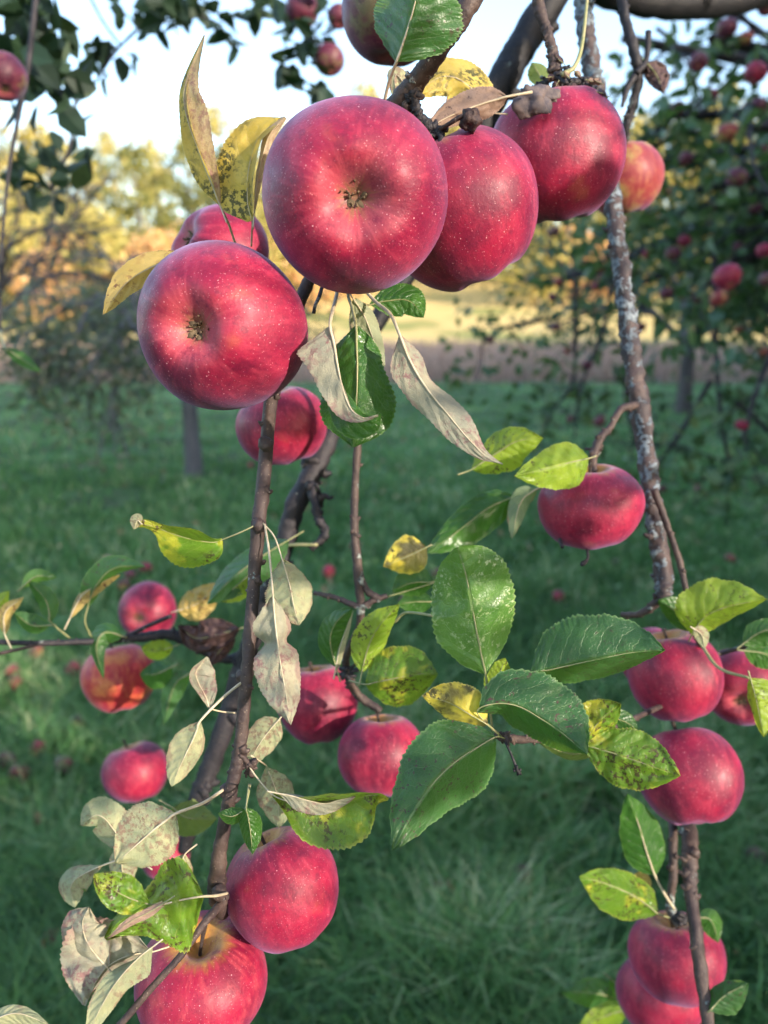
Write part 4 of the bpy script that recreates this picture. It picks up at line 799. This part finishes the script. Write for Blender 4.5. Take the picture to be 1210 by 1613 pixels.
# ------------------------------------------------------------ trees
def grow(start, dirv, length, rad, depth, rs, tubes, tips, droop=0.0, split=(2, 3), spread=.75, taper=.62):
    pts = [Vector(start)]; d = Vector(dirv).normalized(); n = 4
    for i in range(n):
        d = (d+Vector((rs.gauss(0, .16), rs.gauss(0, .16), rs.gauss(0, .12)-droop*(1 if depth < 3 else 0)))).normalized()
        pts.append(pts[-1]+d*length/n)
    tubes.append((pts, [rad*(1-.4*i/n) for i in range(n+1)]))
    if depth <= 1: tips.extend(pts[1:])
    if depth == 0: return
    for k in range(rs.randint(*split)):
        a = rs.uniform(0, 6.28); ax = d.orthogonal().normalized(); ax.rotate(Matrix.Rotation(a, 3, d))
        nd = (d+ax*rs.uniform(.5, 1)*spread).normalized(); st = pts[rs.choice([2, 3, 4, 4])]
        grow(st, nd, length*rs.uniform(.6, .85), rad*taper, depth-1, rs, tubes, tips, droop, split, spread, taper)
def make_tree(name, loc, label, group, h, rad, th, depth, rs, fmat, leafn, leafs, bark=B_FAR, jit=.25, lean=(0, 0), extra=None, droop=.05, cut=None, spread=.8, split=(3, 4)):
    e = empty(name, loc, label, 'tree', group); L = Vector(loc)
    tubes = []; tips = []
    top = L+Vector((lean[0], lean[1], th))
    tubes.append(([L-Vector((0, 0, .1)), L+Vector((lean[0]*.4, lean[1]*.4, th*.5)), top], [rad*1.25, rad, rad*.9]))
    mt = MB(); mt.add(tube_geo(tubes[0][0], tubes[0][1], n=14, seg=12, rough=.12, seed=3)); mt.build('trunk', bark, e)
    tubes = []
    for k in range(4):
        a = k*math.pi/2+rs.uniform(-.4, .4)
        grow(top, (math.cos(a)*.8, math.sin(a)*.8, rs.uniform(.5, 1.1)), (h-th)*.42, rad*.6, depth, rs, tubes, tips, droop, split, spread)
    if extra: 
        for s_, d_, l_, r_ in extra: grow(s_, d_, l_, r_, depth-1, rs, tubes, tips, droop, split, spread)
    mb = MB()
    for pts, rr in tubes: mb.add(tube_geo(pts, [max(r, .003) for r in rr], n=6, seg=6, rough=.1, seed=1, cap=False))
    mb.build('limbs', bark, e)
    pos = []
    for _ in range(leafn):
        p = rs.choice(tips)+Vector((rs.gauss(0, jit), rs.gauss(0, jit), rs.gauss(0, jit)))
        if cut and not cut(p): continue
        pos.append(list(p))
    foliage('crown', pos, np.random.default_rng(rs.randint(0, 9999)).uniform(.6, 1.1, len(pos))*leafs, fmat, e)
    return e
make_tree('apple_tree', (-1.78, 7.0, 0), 'small bare-limbed apple tree with grey-green leaves left of centre, in the shade', None, 2.6, .075, 1.0, 3, random.Random(5), F_BLUE, 5200, .075, jit=.18, droop=.16, spread=1.1, bark=B_GREYTW, cut=lambda p: p.z < 1.72)
make_tree('apple_tree', (4.7, 12.0, 0), 'dark-trunked apple tree with a low fork far behind the lichen branch', None, 4.6, .11, 1.0, 3, random.Random(8), F_NEAR, 3800, .11, jit=.32, droop=.02, spread=.9)
make_tree('apple_tree', (-5.2, 10.0, 0), 'apple tree with thin branches at the far left of the meadow', None, 4.2, .09, 1.2, 3, random.Random(12), F_BLUE, 900, .09, jit=.25, droop=.05, spread=.9)
# neighbouring tree on the right whose loaded branches fill the upper right
e = empty('apple_tree', (3.0, 3.6, 0), 'neighbouring apple tree whose leafy branches loaded with small apples fill the upper right', 'tree')
mt = MB().add(tube_geo([Vector((3.0, 3.6, -.1)), Vector((2.95, 3.6, .8)), Vector((2.8, 3.6, 1.7))], [.16, .13, .12], n=16, seg=14, rough=.12)); mt.build('trunk', B_DARK, e)
rs = random.Random(21); tubes = []; tips = []
for tx, ty, td in ((980, 60, 3.0), (1050, 180, 3.2), (1120, 60, 2.6), (1100, 300, 3.0), (930, 380, 3.8), (1010, 260, 3.6), (1180, 200, 2.4), (1150, 420, 3.0), (890, 440, 4.2), (1240, 330, 2.6), (1000, 450, 4.0)):
    a = Vector((2.8, 3.6, 1.7)); b2 = P(tx, ty, td); d = b2-a
    mid_ = a+d*.5+Vector((0, 0, .25)); tubes.append(([a, mid_, b2], [.055, .035, .016]))
    for k in range(7): grow(a+d*rs.uniform(.4, 1)+Vector((0, 0, .1)), Vector((rs.gauss(0, 1), rs.gauss(0, 1), rs.uniform(-.9, .5))), .38, .010, 1, rs, tubes, tips, .08)
hang = [[(905, 400, 3.6), (905, 590, 3.6), (875, 640, 3.6), (850, 690, 3.6)], [(970, 420, 3.4), (950, 520, 3.4), (915, 610, 3.4), (905, 690, 3.4)], [(1125, 400, 3), (1128, 560, 3), (1140, 690, 3), (1157, 745, 3)], [(1230, 520, 2.8), (1190, 620, 2.8), (1172, 690, 2.8)], [(1120, 600, 3.1), (1060, 700, 3.1), (1020, 745, 3.1)], [(1128, 610, 3), (1180, 650, 3), (1230, 700, 3)], [(1010, 480, 3.6), (985, 600, 3.6), (1000, 700, 3.6)], [(880, 500, 3.8), (800, 515, 3.8), (760, 540, 3.8)]]
for hh in hang:
    pp = [P(*q) for q in hh]; tubes.append((pp, [.012, .010, .008, .005][:len(pp)]))
    for k in range(5):
        s_ = pp[rs.randint(1, len(pp)-1)]; grow(s_, Vector((rs.gauss(0, 1), rs.gauss(0, 1), rs.uniform(-1, .2))), .22, .004, 0, rs, tubes, tips, .05)
mb = MB()
for pts, rr in tubes: mb.add(tube_geo(pts, rr, n=10, seg=6, rough=.15, cap=False))
mb.build('limbs', B_DARK, e)
pos = []
for _ in range(4400):
    p = rs.choice(tips)+Vector((rs.gauss(0, .085), rs.gauss(0, .085), rs.gauss(0, .085))); pos.append(list(p))
for _ in range(1700):                       # fuller lower skirt of the crown
    x = rs.uniform(880, 1330); y = rs.triangular(200, 525, 320)
    if x < 960 and y < 300: continue
    p = P(x, y, rs.uniform(2.8, 4.6)); 
    if mnoise.noise(p*2.6) > -.08: pos.append(list(p))
foliage('crown', pos, np.random.default_rng(4).uniform(.6, 1.05, len(pos))*.075, F_NEAR, e)
tap = [(1100, 98, 36, 2.3), (1190, 115, 42, 2.2), (1146, 210, 40, 2.3), (1195, 168, 34, 2.4), (1145, 45, 40, 2.1), (1160, 280, 40, 2.4), (1146, 437, 52, 1.9), (1133, 470, 34, 2.6), (1060, 400, 30, 3), (1068, 170, 26, 3), (1190, 328, 26, 3), (1078, 380, 24, 3), (1175, 60, 28, 2.6), (1100, 470, 24, 3), (1050, 462, 26, 3), (1000, 430, 22, 3.4), (945, 425, 20, 3.6), (880, 445, 20, 3.8), (873, 365, 22, 3.6), (870, 468, 18, 3.8), (875, 515, 20, 3.6), (940, 452, 16, 4), (895, 552, 18, 3.6), (945, 663, 24, 3.2), (898, 660, 16, 3.4), (1157, 750, 20, 3), (1168, 670, 24, 2.8), (1203, 555, 20, 3), (925, 575, 20, 3.4), (1010, 515, 20, 3.4), (1165, 390, 26, 3), (1205, 395, 30, 2.6), (1030, 330, 24, 3.2), (1120, 330, 24, 3.2), (1080, 250, 26, 3), (1200, 240, 28, 2.6), (1120, 150, 24, 3), (1060, 300, 20, 3.4), (1208, 10, 34, 2.2), (985, 500, 16, 3.8), (772, 535, 18, 3.8), (1060, 560, 14, 4), (1165, 520, 18, 3.4), (1045, 770, 16, 3.4), (1208, 440, 30, 2.4), (960, 400, 20, 3.7), (1020, 400, 20, 3.5)]
for i, (x, y, w_, d) in enumerate(tap):
    pos_ = 'against the bright sky gaps of the tree at upper right' if y < 200 else 'amid the dense leaves at the right edge' if x > 1140 and y < 500 else 'in the dark leafy middle of the tree at right' if y < 345 else \
        'among the outermost leaves near the lichen branch' if x < 1000 and y < 500 else 'low in the crown above the forked far trunk' if y < 530 else 'on a bare drooping twig over the lawn'
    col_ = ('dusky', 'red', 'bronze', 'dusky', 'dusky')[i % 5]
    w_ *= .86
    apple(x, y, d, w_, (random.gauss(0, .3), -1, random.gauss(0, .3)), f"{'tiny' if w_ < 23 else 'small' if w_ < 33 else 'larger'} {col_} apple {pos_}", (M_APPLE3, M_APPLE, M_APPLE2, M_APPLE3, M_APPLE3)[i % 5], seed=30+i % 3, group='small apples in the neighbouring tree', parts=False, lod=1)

# golden hillside trees: four kinds, then copies
def copy_tree(o, parent=None):
    c = o.copy(); COL.objects.link(c); c.parent = parent
    for ch in list(o.children): copy_tree(ch, c)
    return c
def far_tree(i, mat, h, w_, cols):
    rs = random.Random(100+i); e = empty('hillside_tree', (0, 0, 0), 'x', 'tree')
    MB().add(tube_geo([Vector((0, 0, -.3)), Vector((.1, 0, h*.4)), Vector((0, 0, h*.8))], [.22, .16, .05], n=10, seg=8, rough=.1)).build('trunk', B_FAR, e)
    pos = []
    cl = []
    for k in range(46):
        z = rs.uniform(.12, .97); r = w_*math.sin(math.pi*min(1, z**.8*.93+.07))**.7*rs.uniform(.3, 1); a = rs.uniform(0, 6.28)
        cl.append((Vector((math.cos(a)*r, math.sin(a)*r, z*h)), rs.uniform(.45, .95)))
    for c, r in cl:
        for k in range(75):
            v = Vector((rs.gauss(0, 1), rs.gauss(0, 1), rs.gauss(0, .8))); pos.append(list(c+v*r*.55))
    foliage('crown', pos, np.random.default_rng(i).uniform(.5, 1.1, len(pos))*.34, mat, e); return e
protos = [far_tree(0, F_GOLD, 11, 3.0, 0), far_tree(1, F_OLIV, 12, 3.2, 0), far_tree(2, F_GOLD, 9.5, 3.3, 0), far_tree(3, F_OLIV, 10, 2.7, 0), far_tree(4, F_ORNG, 5.0, 2.4, 0), far_tree(5, F_GOLD, 5.5, 2.8, 0)]
LAB = ['golden-leaved tree on the sunlit hillside', 'olive green tree on the sunlit hillside', 'broad golden tree on the sunlit hillside', 'slim olive tree on the sunlit hillside', 'low orange bush at the foot of the hillside', 'low yellow bush at the foot of the hillside']
used = [False]*6; rs = random.Random(77)
spots = []
for row, (y0, n_, hw) in enumerate(((60, 13, 40), (68, 14, 46), (77, 15, 52), (88, 15, 60))):
    for k in range(n_): spots.append((-hw+2*hw*(k+.5)/n_+rs.uniform(-1.6, 1.6), y0+rs.uniform(-3, 3), rs.choice([0, 1, 2, 3, 0, 2]), rs.uniform(1.02, 1.36)))
for k in range(26): spots.append((rs.uniform(-30, -3), rs.uniform(43, 55), rs.choice([4, 5, 4]), rs.uniform(.7, 1.1)))
for k in range(6): spots.append((rs.uniform(8, 30), rs.uniform(48, 56), rs.choice([5, 5, 4]), rs.uniform(.7, 1.1)))
for x, y, k, s in spots:
    o = protos[k] if not used[k] else copy_tree(protos[k]); used[k] = True
    o.location = (x, y, gz(x, y)-.1); o.rotation_euler.z = rs.uniform(0, 6.28); o.scale = (s, s, s*rs.uniform(.92, 1.08))
    fx = x/y; o['label'] = LAB[k]+(', far left of frame' if fx < -.33 else ', left of the largest apple' if fx < -.12 else ', behind the apple cluster' if fx < .2 else ', behind the tree at right')+(' in the front rank' if y < 64 and k < 4 else ' in the rear rank' if k < 4 else ''); o['group'] = 'trees on the sunlit hillside' if k < 4 else 'bushes at the foot of the hillside'
    if k >= 4: o.name = 'bush'; o['category'] = 'bush'

# ------------------------------------------------------------ unseen trees added to shade the meadow; low gap lets sun reach the fruit
ax = Vector((SD.x, SD.y, 0)).normalized(); pp = Vector((-ax.y, ax.x, 0))
if pp.y < 0: pp = -pp
DROW = 6.5
def wallpt(p, dd, z): return ax*(DROW+dd)+pp*p+Vector((0, 0, z))
k = 0; p0 = -3.0; rs = random.Random(5); r2 = np.random.default_rng(8)
while p0 < 36:
    w_ = 2.6; n_ = 6200; c = wallpt(p0+w_/2, 0, 0)
    e = empty('added_shade_tree', c, 'unseen tree added to shade the meadow', 'tree', 'added shade trees behind the viewer')
    MB().add(tube_geo([c-Vector((0, 0, .1)), c+Vector((0, 0, 2)), c+Vector((0, 0, 4))], [.14, .11, .05], n=8, seg=8, rough=.1)).build('trunk', B_FAR, e)
    q = np.stack([r2.uniform(-.25, w_+.25, n_)+p0, r2.uniform(-1.3, 1.3, n_), r2.uniform(0.0, 7.6, n_)], 1)
    q[:, 2] *= 1
    lo, hi = -.35, 1.5
    keep = ~((q[:, 0] > lo) & (q[:, 0] < hi) & (q[:, 2] > .62+math.tan(SUN_EL)*(DROW+q[:, 1])))
    q = q[keep]
    pos = np.array(ax)[None]*(DROW+q[:, 1:2])+np.array(pp)[None]*q[:, :1]; pos[:, 2] = q[:, 2]
    foliage('crown', pos, r2.uniform(.7, 1.1, len(pos))*.36, F_SHADE, e, rs=r2); p0 += w_
